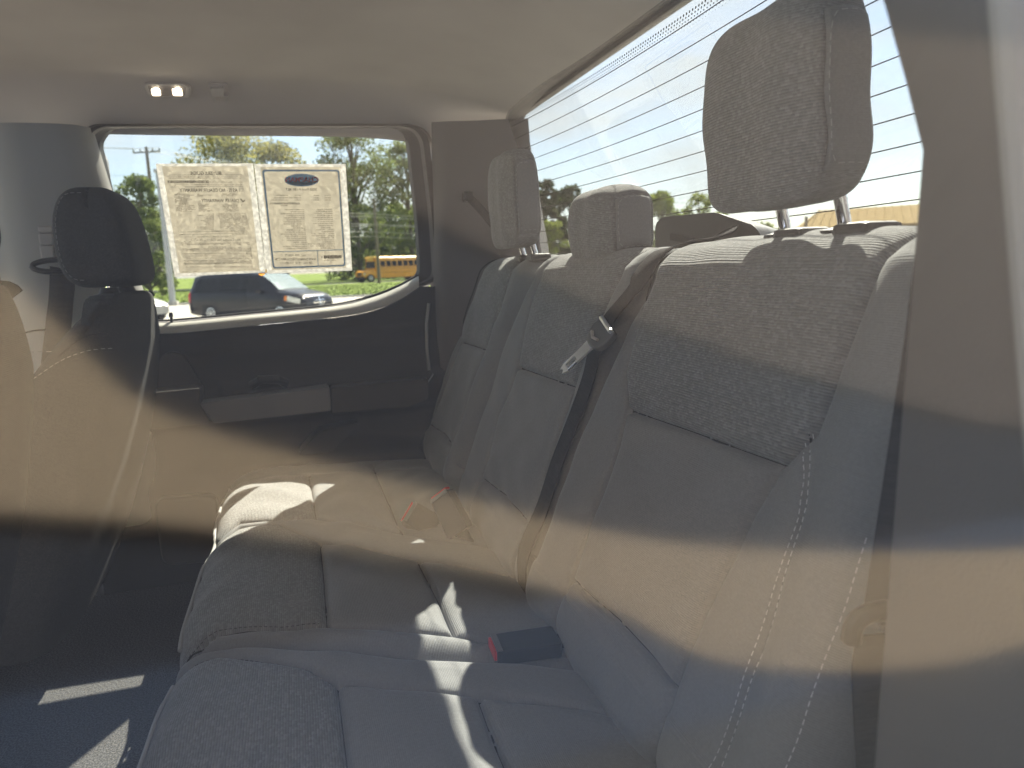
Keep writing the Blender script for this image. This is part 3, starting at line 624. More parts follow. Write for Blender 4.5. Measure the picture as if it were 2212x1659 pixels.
# ================================================================== BELTS
def ribbon(P, W, th=.0013):
    P = np.asarray(P, float); W = np.asarray(W, float); rows = []
    for i in range(len(P)):
        t = P[min(i + 1, len(P) - 1)] - P[max(i - 1, 0)]; n = np.cross(W[i], t); n /= np.linalg.norm(n) + 1e-9
        r = []
        for s_, o_ in ((-.5, 0), (-.48, .5), (-.25, .5), (0, .5), (.25, .5), (.48, .5), (.5, 0), (.48, -.5), (0, -.5), (-.48, -.5)): r.append(P[i] + W[i] * s_ + n * th * 2 * o_)
        rows.append(r)
    V, F = loftgrid(rows, closed=True); d = np.r_[0, np.cumsum(np.linalg.norm(np.diff(P, axis=0), axis=1))]
    uv = [(k * .006, d[i]) for i in range(len(P)) for k in range(10)]
    return V, F, uv
bl = thing('seat_belt', 'black middle seat belt running down the backrest with a bright metal tongue', 'seat belt', (.42, .9, -.45))
def onN(y, z, lift):
    p, n = shC.at(max(y, .90), tz(z)) if z < -.06 else shN.at(min(y, .84), tz(z)); p = p.copy(); p[1] = y; return p + n * lift
pts = [(.589, .895, .040), (.560, .862, .030), (.515, .838, .022), (.478, .838, .018), (.452, .848, .004)]
pts = [np.array(p) for p in pts] + [onN(.868, -.04, .010), onN(.895, -.085, .014), onN(.915, -.125, .012), onN(.925, -.165, .007), onN(.940, -.22, .006), onN(.953, -.29, .006), onN(.962, -.36, .006), onN(.968, -.43, .006), onN(.97, -.49, .004)]
P = spline(pts, 80); W = []
for i in range(80):
    f = i / 79; wv = np.array([.18 * (f < .3), -.95, .28 - .5 * f]); wv = wv / np.linalg.norm(wv)
    t = P[min(i + 1, 79)] - P[max(i - 1, 0)]; t /= np.linalg.norm(t); wv -= t * (wv @ t); W.append(wv / np.linalg.norm(wv) * .040)
V, F, uv = ribbon(P, W); mesh('webbing', V, F, m_belt, bl, True, uv)
# tongue on the belt
tc_ = onN(.897, -.105, .020); ax = atx(1300, 725, tc_[0]); dn = np.array(atx(1247, 776, tc_[0] - .03)) - ax; dn /= np.linalg.norm(dn); sd_ = np.cross(dn, np.array([-.95, 0, .3])); sd_ /= np.linalg.norm(sd_); nr = np.cross(sd_, dn)
if nr[0] > 0: nr = -nr; 
def loc(a, b, c_): return ax + sd_ * a + dn * b + nr * c_
out_ = [(-.027, -.018), (-.030, .002), (-.022, .016), (-.008, .021), (.008, .021), (.022, .016), (.030, .002), (.027, -.018)]
mb = MB(); mb.prism(roundpoly([loc(a, b, -.004) for a, b in out_], .006, 5), nr * .010); o = mb.obj('tongue_grip', m_grip, bl); bv = o.modifiers.new('bevel', 'BEVEL'); bv.width = .0025; bv.segments = 3
mb = MB(); mb.tube([loc(-.022, -.015, .008), loc(.022, -.015, .008)], .0035, 10); mb.obj('tongue_bar', m_blade, bl, True)
mb = MB(); mb.tube([loc(-.014, .006, .0075), loc(.0, .010, .0085), (loc(.014, .006, .0075))], .0022, 8); mb.obj('tongue_lip', m_clip, bl, True)
hole = [(-.006, .050), (.006, .050), (.006, .062), (-.006, .062)]; tp = [(-.0115, .018), (.0115, .018), (.0105, .045), (.0105, .066), (.006, .072), (.0, .069), (-.006, .072), (-.0105, .066), (-.0105, .045)]
bm = bmesh.new()
vo = [bm.verts.new(loc(a, b, .002)) for a, b in tp]; 
lowv = [(-.0115, .018), (.0115, .018), (.0105, .046), (-.0105, .046)]
bm.free()
mb = MB(); mb.prism([loc(a, b, .001) for a, b in lowv], nr * .003)
mb.prism([loc(a, b, .001) for a, b in [(-.0105, .046), (-.0055, .046), (-.0055, .064), (-.0105, .066)]], nr * .003); mb.prism([loc(a, b, .001) for a, b in [(.0055, .046), (.0105, .046), (.0105, .066), (.0055, .064)]], nr * .003)
mb.prism([loc(a, b, .001) for a, b in [(-.0105, .066), (-.0055, .064), (.0055, .064), (.0105, .066), (.006, .074), (.0, .070), (-.006, .074)]], nr * .003)
o = mb.obj('tongue_blade', m_blade, bl)
mb = MB(); mb.tube([loc(.0118, .020, .003), loc(.0108, .066, .003)], .0013, 8); mb.tube([loc(-.0108, .048, .004), loc(-.0108, .064, .004)], .0013, 8); mb.obj('blade_edge', m_chrome, bl, True)
# near seat's shoulder belt along the near pillar
nb = thing('seat_belt', 'near shoulder belt hanging against the near pillar with its tongue at seat height', 'seat belt', (.32, .33, -.45))
L_ = [aty(2010, 366, .335), aty(1988, 499, .34), aty(1971, 595, .342), aty(1955, 720, .345), aty(1925, 920, .345), aty(1895, 1120, .345), aty(1862, 1330, .345)]
R_ = [aty(2016, 372, .325), aty(2040, 500, .322), aty(2052, 600, .322), aty(2050, 740, .322), aty(2040, 930, .325), aty(2030, 1130, .325), aty(1990, 1345, .33)]
L_ = spline(L_, 50); R_ = spline(R_, 50); V, F, uv = ribbon((L_ + R_) / 2, R_ - L_); mesh('webbing', V, F, m_belt, nb, True, uv)
c1, c2 = aty(1845, 1352, .335), aty(1992, 1330, .322); md = (c1 + c2) / 2
mb = MB(); mb.tube(spline([aty(1838, 1385, .33), aty(1848, 1345, .328), aty(1885, 1322, .324), aty(1940, 1318, .322), aty(1990, 1325, .322)], 16), .006, 10); mb.obj('tongue_grip', m_black, nb, True)
mb = MB(); mb.prism([aty(1905, 1352, .323), aty(1990, 1340, .318), aty(1985, 1352, .318), aty(1910, 1368, .323)], (0, .004, 0)); mb.obj('tongue_blade', m_chrome, nb)
L2 = spline([aty(1850, 1375, .345), aty(1838, 1450, .35), aty(1845, 1600, .36), aty(1850, 1700, .37)], 30); R2 = spline([aty(1985, 1365, .335), aty(1990, 1440, .34), aty(1960, 1560, .35), aty(1940, 1700, .36)], 30)
V, F, uv = ribbon((L2 + R2) / 2, R2 - L2); mesh('lap_webbing', V, F, m_belt, nb, True, uv)
# far seat's shoulder belt behind the far headrest
fbt = thing('seat_belt', 'far shoulder belt slanting from the far pillar behind the far headrest', 'seat belt', (.5, 1.7, 0))
A = spline([aty(1012, 425, 1.80), aty(1035, 448, 1.76), aty(1062, 480, 1.70), aty(1095, 520, 1.62)], 20); W = [np.array([.012, .0, .018])] * 20
V, F, uv = ribbon(A, W); mesh('webbing', V, F, m_belt, fbt, True, uv)
mb = MB(); a = aty(1012, 424, 1.79); mb.box(a - [.012, .004, .012], a + [.012, .02, .012], .004); mb.obj('belt_guide', m_black, fbt)
# front passenger belt on the middle pillar
fpb = thing('seat_belt', 'front passenger belt hanging from the loop on the grey middle pillar', 'seat belt', (-.55, 1.8, -.5))
d = aty(122, 574, 1.782); mb = MB(); mb.tube([d + np.array([.046 * math.cos(a), .010 * math.sin(a), .013 * math.sin(a)]) for a in np.linspace(0, 2 * math.pi, 32)], .006, 8); mb.obj('belt_loop', m_black, fpb, True)
A = spline([aty(108, 575, 1.79), aty(105, 640, 1.79), aty(98, 700, 1.79), aty(88, 790, 1.79), aty(78, 900, 1.79)], 24); B = spline([aty(165, 585, 1.785), aty(160, 640, 1.785), aty(155, 700, 1.785), aty(150, 790, 1.785), aty(140, 900, 1.785)], 24)
V, F, uv = ribbon((A + B) / 2, B - A); mesh('webbing', V, F, m_belt, fpb, True, uv)

# buckles on the cushion
def buckle(label, c, d, n, L_=.075, W_=.046, T_=.020):
    c, d, n = (np.array(v, float) for v in (c, d, n)); d /= np.linalg.norm(d); s = np.cross(n, d); s /= np.linalg.norm(s); n = np.cross(d, s)
    b = thing('belt_buckle', label, 'belt buckle', tuple(c - n * T_ / 2), 'seat belt buckles on the bench')
    f = lambda a, e, k: c + d * a + s * e + n * k
    mb = MB(); mb.prism(roundpoly([f(-L_ / 2, -W_ / 2, -T_ / 2), f(L_ / 2, -W_ * .46, -T_ / 2), f(L_ / 2, W_ * .46, -T_ / 2), f(-L_ / 2, W_ / 2, -T_ / 2)], .006, 4), n * T_)
    o = mb.obj('buckle_body', m_black, b); bv = o.modifiers.new('bevel', 'BEVEL'); bv.width = .004; bv.segments = 3
    mb = MB(); mb.prism(roundpoly([f(L_ / 2 + .001, -W_ * .40, -T_ * .25), f(L_ / 2 + .001, W_ * .40, -T_ * .25), f(L_ / 2 + .001, W_ * .40, T_ * .42), f(L_ / 2 + .001, -W_ * .40, T_ * .42)], .003, 4), d * .003); mb.obj('release_button', m_red, b)
    mb = MB(); mb.prism(roundpoly([f(L_ / 2 - .006, -W_ * .42, T_ / 2), f(L_ / 2 + .001, -W_ * .42, T_ / 2), f(L_ / 2 + .001, W_ * .42, T_ / 2), f(L_ / 2 - .006, W_ * .42, T_ / 2)], .001, 2), n * .002); mb.obj('slot_rim', m_arm, b)
    mb = MB(); P = spline([f(-L_ / 2, 0, 0), f(-L_ / 2 - .03, 0, -.004), f(-L_ / 2 - .06, 0, -.016)], 10); V, F, uv = ribbon(P, [s * .03] * 10, .002); mesh('buckle_strap', V, F, m_belt, b, True, uv)
    return b
buckle('black buckle with red button lying flat in the split of the cushion', (.243, .800, -.474), (-1, .06, .02), (.03, 0, 1), .082, .050, .018)
buckle('buckle standing upright against the middle backrest, red button on top', (.238, 1.225, -.440), (-.28, .55, .75), (-.75, -.5, .35), .08, .05)
buckle('low buckle between cushion and middle backrest, only its red edge showing', (.190, 1.270, -.463), (-.62, .2, .45), (-.3, -.5, .85), .06, .05)

# ================================================================== FRONT SEATS
def front_seat(label):
    t = thing('front_seat', label, 'car seat', (-.30, 1.54, -.75), 'front seats')
    rows = []; uv = []
    zsec = np.r_[np.linspace(-.62, -.14, 26), np.linspace(-.13, -.035, 14)]
    for z in zsec:
        xr = -.283 + .30 * min(0, z + .12)
        xr += .020 * math.sin(math.pi * np.clip((z + .62) / .5, 0, 1))
        k = np.clip((z + .16) / .125, 0, 1)
        xbol = np.interp(z, [-.62, -.40, -.25, -.17, -.135, -.10, -.07, -.045, -.035], [-.66, -.58, -.51, -.465, -.437, -.40, -.362, -.325, -.300])
        xc = xr - .10 + .03 * k; hw = .255 - .02 * k - .035 * k ** 4
        top = z
        pts = []
        nn_ = 44
        for i in range(nn_):
            a = 2 * math.pi * i / nn_
            cx, sy = math.cos(a), math.sin(a); e = 2 / 4.2
            px_ = np.sign(cx) * abs(cx) ** e; py_ = np.sign(sy) * abs(sy) ** e
            f = abs(py_) ** 3; xf = xc * (1 - f) + xbol * f
            x = (xr + xf) / 2 + (xr - xf) / 2 * px_
            if px_ > 0: x = xr - (1 - px_) * .07 - .012 * abs(py_) ** 4
            pts.append((x, 1.54 + hw * py_, top + .0 * px_))
        rows.append(pts)
    capc = np.array(rows[-1]); m = capc.mean(0)
    for s_, dz in ((.93, .006), (.80, .0105), (.5, .013), (.05, .014)): rows.append([tuple(m + (p - m) * np.array([s_, s_ ** .6, 1]) + np.array([0, 0, dz])) for p in capc])
    V, F = loftgrid(rows, closed=True); uv = [(p[0] + p[1], p[2]) for p in V]
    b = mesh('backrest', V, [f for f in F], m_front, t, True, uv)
    # seam lines on the inboard side and rear, as piping
    def sidept(a_i, z):
        zs_ = [r[0][2] for r in rows]; j = int(np.argmin(np.abs(np.array(zs_) - z))); return np.array(rows[j][a_i % 44])
    for sgn_, idx0 in ((1, 33), (-1, 11)):
        ln = spline([np.array([x, 1.54 - sgn_ * yo, z]) for x, yo, z in ((-.292, .250, -.108), (-.31, .2555, -.1075), (-.33, .2575, -.110), (-.365, .257, -.122), (-.41, .256, -.150))], 40)
        stitches('stitching', ln, np.tile([0, -sgn_, 0], (40, 1)), b, length=.006, gap=.004, r=.0004, mat=m_arm, lift=.0006)
        ln = spline([np.array([x, 1.54 - sgn_ * yo, z]) for x, yo, z in ((-.295, .250, -.082), (-.31, .252, -.083), (-.335, .250, -.09), (-.37, .25, -.115))], 30)
        mb = MB(); mb.tube(ln, .0010, 6); mb.obj('side_piping', m_seam, b, True)
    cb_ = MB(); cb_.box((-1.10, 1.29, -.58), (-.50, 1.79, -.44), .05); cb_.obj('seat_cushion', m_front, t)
    bs = MB(); bs.box((-1.06, 1.33, -.745), (-.72, 1.75, -.58), .02); bs.obj('seat_base', m_black, t)
    # headrest
    Q, U, F = puffbox(None, 1, 1, 1, p=5.0, n=26)
    P = U * np.array([.058, .118, .090]); wz = U[:, 2]
    P[:, 0] *= 1 - .16 * np.clip(wz, 0, 1) ** 2 - .02 * np.clip(-wz, 0, 1) ** 2; P[:, 1] *= 1 - .10 * np.clip(wz, 0, 1) ** 2
    P[:, 0] += .02 * wz ** 1 * 0 - .012 * np.clip(wz, -1, 1) * (U[:, 0] > 0) - .01 * (1 - wz ** 2) * (U[:, 0] < 0) 
    P += np.array([-.333, 1.54, .078]); uv = np.stack([P[:, 0] + P[:, 1], P[:, 2]], -1)
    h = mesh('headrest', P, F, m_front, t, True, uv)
    for sg in (1, -1):
        ln = []
        for a in np.linspace(math.radians(100), math.radians(250), 50):
            tgt = np.array([.80 * math.cos(a) / max(abs(math.cos(a)), abs(math.sin(a))), -sg, .90 * math.sin(a) / max(abs(math.cos(a)), abs(math.sin(a)))]); i = np.argmin(((Q - tgt) ** 2).sum(1)); ln.append(P[i])
        ln = np.array(ln)
        for k in range(3): ln[:, k] = np.convolve(np.pad(ln[:, k], 3, 'edge'), np.ones(7) / 7, 'valid')
        stitches('stitching', ln, np.tile([0, -sg, 0], (50, 1)), h, length=.006, gap=.004, r=.0005, mat=m_arm, lift=.002)
    for y in (1.47, 1.61):
        mb = MB(); mb.tube([(-.325, y, -.06), (-.325, y, .01)], .006, 12); mb.obj('post', m_chrome, h, True)
        mb = MB(); mb.tube([(-.325, y, -.03), (-.325, y, -.012)], [.022, .014], 14); mb.obj('post_guide', m_black, h, True)
    return t
fs_ = front_seat('front passenger seat with dark cloth headrest below the middle pillar')
def dup(root, loc, label):
    r = root.copy(); C.objects.link(r); r.location = loc; r['label'] = label
    def rec(a, b):
        for ch in a.children: c = ch.copy(); C.objects.link(c); c.parent = b; rec(ch, c)
    rec(root, r); return r
kids = list(fs_.children)
dup(fs_, (-.29, .710, -.722), 'driver seat shoulder at the left edge of the picture')

# ================================================================== LAMP, HOOK
lp = thing('dome_lamp', 'lit twin reading lamp on the headliner above the far window', 'reading lamp', tuple(aty(360, 192, 1.77)))
def ceil_at(px, py, n_it=40):
    d = ray(px, py); lo, hi = 1.0, 1.885
    for _ in range(n_it):
        m = (lo + hi) / 2; p = d / d[1] * m
        if p[2] > headz(p[0], p[1]): hi = m
        else: lo = m
    return d / d[1] * lo
qs = [ceil_at(309, 176), ceil_at(398, 176), ceil_at(413, 184), ceil_at(411, 206), ceil_at(334, 206), ceil_at(316, 198)]
e1 = qs[1] - qs[0]; e2 = qs[3] - qs[1]; nl = np.cross(e1, e2); nl /= np.linalg.norm(nl); nl = nl if nl[2] < 0 else -nl
qo = roundpoly([p + nl * .005 for p in qs], .008, 5); qi = roundpoly([np.mean(qs, 0) + (p - np.mean(qs, 0)) * np.array([.86, .8, .8]) + nl * .007 for p in qs], .008, 5)
mb = MB(); mb.prism([p - nl * .004 for p in qo], nl * .006); o = mb.obj('bezel', m_clip, lp); bv = o.modifiers.new('bevel', 'BEVEL'); bv.width = .002; bv.segments = 2
mb = MB(); mb.prism(qi, nl * -.003); mb.obj('inner_panel', m_cpillar, lp)
for (xa, xb) in ((326, 346), (371, 393)):
    q = [ceil_at(xa, 185) + nl * .009, ceil_at(xb - 1, 185) + nl * .009, ceil_at(xb + 2, 200) + nl * .009, ceil_at(xa + 3, 200) + nl * .009]
    mb = MB(); mb.prism(roundpoly(q, .004, 4), nl * -.004); le = mb.obj('lens', m_lens, lp)
    q = [ceil_at(xa + 6, 185) + nl * .0105, ceil_at(xb - 3, 185) + nl * .0105, ceil_at(xb - 3, 191) + nl * .0105, ceil_at(xa + 7, 191) + nl * .0105]
    mb = MB(); mb.prism(roundpoly(q, .002, 4), nl * -.002); mb.obj('bulb', m_bulb, le)
q = [ceil_at(353, 186) + nl * .0085, ceil_at(366, 186) + nl * .0085, ceil_at(367, 201) + nl * .0085, ceil_at(355, 201) + nl * .0085]
mb = MB(); mb.prism(roundpoly(q, .003, 4), nl * -.003); mb.obj('switch', m_cpillar, lp)
hk = thing('coat_hook', 'grey plastic coat hook on the headliner beside the reading lamp', 'coat hook', tuple(ceil_at(472, 192)))
q = [ceil_at(450, 179), ceil_at(491, 179), ceil_at(494, 199), ceil_at(455, 201)]
mb = MB(); mb.prism(roundpoly([p - nl * .002 for p in q], .003, 4), nl * .006); mb.obj('base_plate', m_head, hk)
q = [ceil_at(453, 182), ceil_at(482, 182), ceil_at(484, 199), ceil_at(456, 200)]
mb = MB(); mb.prism(roundpoly([p + nl * .004 for p in q], .003, 4), nl * .008); o = mb.obj('hook_body', m_clip, hk); bv = o.modifiers.new('bevel', 'BEVEL'); bv.width = .0015; bv.segments = 2
for (xa, xb) in ((459, 466), (484, 493)):
    q = [ceil_at(xa - 2, 198), ceil_at(xb - 2, 198), ceil_at(xb, 211), ceil_at(xa, 211)]
    mb = MB(); mb.prism(roundpoly([p + nl * .004 for p in q], .001, 3), nl * .008); mb.obj('prong', m_clip, hk)

# ================================================================== PAPERS ON THE FAR WINDOW
def sheetmat(name, col, tr=.5, mottled=0.0, sc_=90):
    m = bpy.data.materials.new(name); m.use_nodes = True; t = m.node_tree; t.nodes.clear()
    o = N(t, 'ShaderNodeOutputMaterial'); mxs = N(t, 'ShaderNodeMixShader'); d = N(t, 'ShaderNodeBsdfDiffuse'); r = N(t, 'ShaderNodeBsdfTranslucent')
    g = N(t, 'ShaderNodeTexCoord'); n1 = N(t, 'ShaderNodeTexNoise'); n1.inputs['Scale'].default_value = sc_; n1.inputs['Detail'].default_value = 5; L(t, g.outputs['Object'], n1.inputs['Vector'])
    rp = N(t, 'ShaderNodeValToRGB'); rp.color_ramp.elements[0].position = .42; rp.color_ramp.elements[1].position = .60
    k = 1 - mottled; rp.color_ramp.elements[0].color = tuple(c * k for c in col) + (1,); rp.color_ramp.elements[1].color = tuple(col) + (1,)
    L(t, n1.outputs['Fac'], rp.inputs[0]); L(t, rp.outputs[0], d.inputs[0]); L(t, rp.outputs[0], r.inputs[0])
    mxs.inputs[0].default_value = tr; L(t, d.outputs[0], mxs.inputs[1]); L(t, r.outputs[0], mxs.inputs[2]); L(t, mxs.outputs[0], o.inputs[0]); return m
m_pouch = sheetmat('clear_pouch_border', (.74, .73, .71), .7, .22, 130); m_sheet = sheetmat('printed_paper', (.95, .915, .84), .86, .03, 160)
m_ink = sheetmat('grey_ink', (.26, .235, .20), .6); m_inkl = sheetmat('faint_ink', (.52, .47, .40), .6); m_blue = sheetmat('blue_ink', (.24, .37, .60), .6); m_redink = sheetmat('red_ink', (.85, .20, .16), .6); m_lblue = sheetmat('pale_blue_ink', (.45, .55, .62), .6)
def zp(X, Y, lift=0.0): return og((600 + X / 2.698) / 1.8517, (640 + Y / 2.698) / 1.8517, -.008 + lift)
def flat(polys, lift):
    mb = MB()
    for p in polys: mb.add([zp(x, y, lift) for x, y in p], [tuple(range(len(p)))])
    return mb
dg_cache = {}
def textmesh(s, bold=False):
    c = bpy.data.curves.new('text', 'FONT'); c.body = s; c.resolution_u = 3
    if bold: c.offset = .018
    o = bpy.data.objects.new('text', c); C.objects.link(o); dg = bpy.context.evaluated_depsgraph_get(); dg.update()
    me = bpy.data.meshes.new_from_object(o.evaluated_get(dg)); V = np.array([v.co[:] for v in me.vertices]); F = [tuple(p.vertices) for p in me.polygons]
    bpy.data.objects.remove(o); bpy.data.curves.remove(c); bpy.data.meshes.remove(me); return V, F
def text(s, x0, x1, y0, y1, mat, parent, name, lift=.0016, shear=.15, dy=0.0, bold=False):
    """mirrored print: seen from the back of the sheet"""
    V, F = textmesh(s, bold); lo = V.min(0); hi = V.max(0); u = (V[:, 0] - lo[0]) / (hi[0] - lo[0]); v = (V[:, 1] - lo[1]) / (hi[1] - lo[1])
    Yp = y1 - v * (y1 - y0); Xp = x1 - u * (x1 - x0) + shear * (Yp - (y0 + y1) / 2); Yp = Yp + dy * (1 - u)
    return mesh(name, [zp(a, b, lift) for a, b in zip(Xp, Yp)], F, mat, parent, False)
def fine(rows, mat, parent, shear, name='fine_print', hgt=7):
    mb = MB(); r2 = random.Random(3)
    for (x0, x1, y, d) in rows:
        x = x1
        while x > x0:
            wd = r2.uniform(9, 34); a = max(x - wd, x0); h = hgt * r2.uniform(.7, 1)
            if r2.random() < d: mb.add([zp(x, y - h / 2, .0014), zp(a, y - h / 2, .0014), zp(a + shear * h, y + h / 2, .0014), zp(x + shear * h, y + h / 2, .0014)], [(0, 1, 2, 3)])
            x = a - r2.uniform(3, 6)
    return mb.obj(name, mat, parent, kind='stuff')
def line(x0, y0, x1, y1, th): return [(x0, y0 - th / 2), (x1, y1 - th / 2), (x1, y1 + th / 2), (x0, y0 + th / 2)]
def pouch(label, quad, inner, group):
    c = np.mean([zp(*p) for p in quad], 0); t = thing('paper_pouch', label, 'window sheet', tuple(c), group)
    mb = MB(); mb.prism([zp(*p) for p in quad], nv * .0012); mb.obj('pouch', m_pouch, t)
    mb = MB(); mb.prism([zp(*p, .001) for p in inner], nv * .0008); mb.obj('sheet', m_sheet, t); return t
gp = 'printed sheets in clear pouches on the far window'
t1 = pouch('buyers guide form in a clear pouch, left sheet on the far window', [(62, 40), (1112, 36), (1250, 1212), (265, 1262)], [(130, 68), (1050, 65), (1185, 1193), (322, 1224)], gp)
text('BUYERS GUIDE', 432, 768, 124, 160, m_ink, t1, 'heading', bold=True); text('AS IS - NO DEALER WARRANTY', 318, 945, 306, 345, m_ink, t1, 'as_is_line', bold=True); text('DEALER WARRANTY', 552, 958, 420, 456, m_ink, t1, 'warranty_line', bold=True)
text('Chapman Ford Columbia', 545, 875, 815, 842, m_ink, t1, 'dealer_name'); text('3951 Columbia Ave, Columbia, PA 17512', 445, 980, 848, 880, m_ink, t1, 'dealer_address'); text('Scanning Lienee', 628, 822, 928, 950, m_ink, t1, 'box_heading')
text('VEHICLE', 250, 300, 262, 272, m_inkl, t1, 'small_heading') if False else None
polys = [line(197, 162, 997, 158, 3), line(180, 178, 990, 176, 2), line(225, 292, 1008, 284, 3), line(205, 268, 640, 262, 2), line(300, 778, 1060, 756, 3), line(310, 808, 1060, 786, 3), line(340, 918, 1075, 888, 2), line(330, 968, 1085, 938, 2), line(345, 1012, 1098, 990, 2), line(360, 1085, 1102, 1068, 2), line(332, 968, 360, 1085, 2), [(1083, 940), (1086, 940), (1104, 1068), (1100, 1068)], line(360, 1120, 1110, 1098, 3), line(365, 1132, 960, 1112, 3)]
polys += [line(966, 307, 1002, 306, 2), line(966, 341, 1004, 340, 2), [(965, 307), (968, 307), (970, 341), (966, 341)], [(1000, 307), (1003, 307), (1006, 340), (1003, 340)]]
polys += [[(972, 420), (984, 416), (1002, 440), (1026, 432), (1024, 444), (1000, 456)], [(986, 478), (993, 478), (992, 496), (984, 494)]]
flat(polys, .0014).obj('rules_and_tick', m_ink, t1)
r2 = random.Random(5); bars = []; x = 188
while x < 632: wv = r2.choice([2, 3, 3, 5, 7]); bars.append([(x, 220 + (x - 188) * -.004), (x + wv, 220), (x + wv + 5, 250), (x + 5, 250)]); x += wv + r2.choice([1, 2, 2, 3])
flat(bars, .0014).obj('barcode', m_ink, t1, kind='stuff')
rows = [(215, 640, 184, .6), (200, 985, 196, .95), (640, 1040, 238, .8), (480, 990, 268, .9), (220, 300, 276, .6), (500, 600, 284, .8)]
for y in range(365, 560, 11): rows += [(255 + (y - 365) * .16, 255 + (y - 365) * .16 + r2.uniform(120, 220), y + 4, .85), (510 + (y - 365) * .1, 510 + (y - 365) * .1 + r2.uniform(0, 170) * (y > 460 or y < 395), y + 2, .9), (770 + (y - 365) * .1, 770 + r2.uniform(120, 190), y, .8 * (y < 390 or y > 465))]
for y in range(575, 745, 14): rows += [(735 + (y - 575) * .15, 1035 + (y - 575) * .25, y, .85), (470 + r2.uniform(0, 180), 690, y + 8, .9)]
rows += [(600, 1055, 772, .95), (320, 420, 803, .95), (330, 540, 830, .5), (885, 1050, 800, .9), (330, 440, 878, .5), (340, 1070, 897, .85), (350, 1075, 912, .6)]
for y in (952, 965, 978, 1005, 1022, 1042, 1058, 1080, 1094, 1110, 1150): rows += [(350 + (y - 950) * .15, 1085 + (y - 950) * .1, y + 4, .9)]
rows += [(350, 505, 1205, .9), (1010, 1135, 1178, .5)]
fine(rows, m_inkl, t1, .15)
t2 = pouch('blue bordered vehicle details sheet with oval logo, right sheet on the far window', [(1122, 44), (2110, 44), (2182, 1193), (1255, 1226)], [(1190, 75), (2050, 74), (2118, 1163), (1318, 1190)], gp)
bo = roundpoly([(1208, 104), (2042, 104), (2112, 1146), (1326, 1174)], 34, 8); bi = roundpoly([(1232, 124), (2026, 124), (2094, 1130), (1342, 1156)], 24, 8); n = len(bo)
mb = MB(); mb.add([zp(*p, .0014) for p in bo] + [zp(*p, .0014) for p in bi], [(i, (i + 1) % n, n + (i + 1) % n, n + i) for i in range(n)]); mb.obj('blue_border', m_blue, t2)
flat([line(1328, 992, 2086, 968, 8), [(1803, 978), (1809, 978), (1818, 1142), (1812, 1142)]], .0014).obj('footer_rules', m_blue, t2)
el = lambda a, b, k0=0, k1=2 * math.pi, n=40: [(1636 + a * math.cos(t), 217 + b * math.sin(t)) for t in np.linspace(k0, k1, n)]
flat([el(186, 69)], .0014).obj('logo_oval', m_blue, t2); flat([el(172, 58, .25, math.pi - .25)], .0018).obj('logo_lower_field', m_lblue, t2)
text('CHAPMAN', 1460, 1814, 184, 238, m_redink, t2, 'logo_lettering', lift=.0024, bold=True, shear=.05)
text('Auto Group', 1540, 1740, 240, 254, m_sheet, t2, 'logo_script', lift=.0024) if False else flat([line(1545, 250, 1640, 247, 7), line(1660, 246, 1800, 240, 6)], .0024).obj('logo_script', m_sheet, t2)
text('2025 Ford F-150 XLT', 1460, 1800, 304, 330, m_ink, t2, 'vehicle_line', shear=.08, bold=True)
text('VISIT OUR WEBSITE', 1455, 1680, 1018, 1038, m_ink, t2, 'footer_line', shear=.08, bold=True); text('WWW.CHAPMANFORDCOLUMBIA.COM', 1352, 1790, 1058, 1084, m_ink, t2, 'footer_line', shear=.08, bold=True); text('OR CALL US AT 717-285-1111', 1404, 1752, 1098, 1124, m_ink, t2, 'footer_line', shear=.08, bold=True)
sq = []
for i in range(6): x = 1836 + i * 39; sq.append([(x, 1031 - i * 1), (x + 35, 1031 - i * 1), (x + 37, 1066 - i * 1), (x + 2, 1066 - i * 1)])
flat(sq[1:], .0014).obj('logo_squares', m_ink, t2)
for i, ch in enumerate('XAFRAC'): x = 1836 + i * 39; text(ch, x + 8, x + 29, 1036 - i, 1061 - i, m_sheet if i else m_ink, t2, 'logo_letter', lift=.0024, shear=.05, bold=True)
r2 = random.Random(8); bars = []; x = 1292
while x < 1610: wv = r2.choice([2, 3, 4]); bars.append([(x, 460), (x + wv, 460), (x + wv + 2, 479), (x + 2, 479)]); x += wv + 2
flat(bars, .0014).obj('barcode', m_ink, t2, kind='stuff')
rows = []
for y in (382, 408, 432): rows += [(1885, 1950, y, 1), (1765, 1825, y, 1), (1560 - 60 * (y == 408), 1630, y, 1), (1360 - (y - 382), 1488, y, 1)]
rows += [(1400, 1510, 492, .9)]
for i, y in enumerate(range(532, 965, 22)): rows += [(1700 + r2.uniform(0, 170), 1965 + i * 1.6, y, .95), (1380 + r2.uniform(0, 160) + i * 2, 1660 + i * 1.8, y + 4, .95)]
rows += [(1860, 2065, 1082, .7)]
fine(rows, m_inkl, t2, .08, hgt=9)
st = thing('orange_sticker', 'small orange and white sticker between the two window sheets', 'sticker', tuple(zp(1215, 1222)))
flat([[(1168, 1228), (1195, 1218), (1225, 1226), (1240, 1212), (1236, 1238), (1205, 1250), (1180, 1242)]], .002).obj('sticker', sheetmat('orange_print', (.8, .35, .05), .5), st); flat([[(1240, 1185), (1258, 1180), (1262, 1210), (1250, 1222), (1242, 1212)]], .002).obj('sticker_tip', sheetmat('yellow_print', (.8, .55, .2), .5), st)

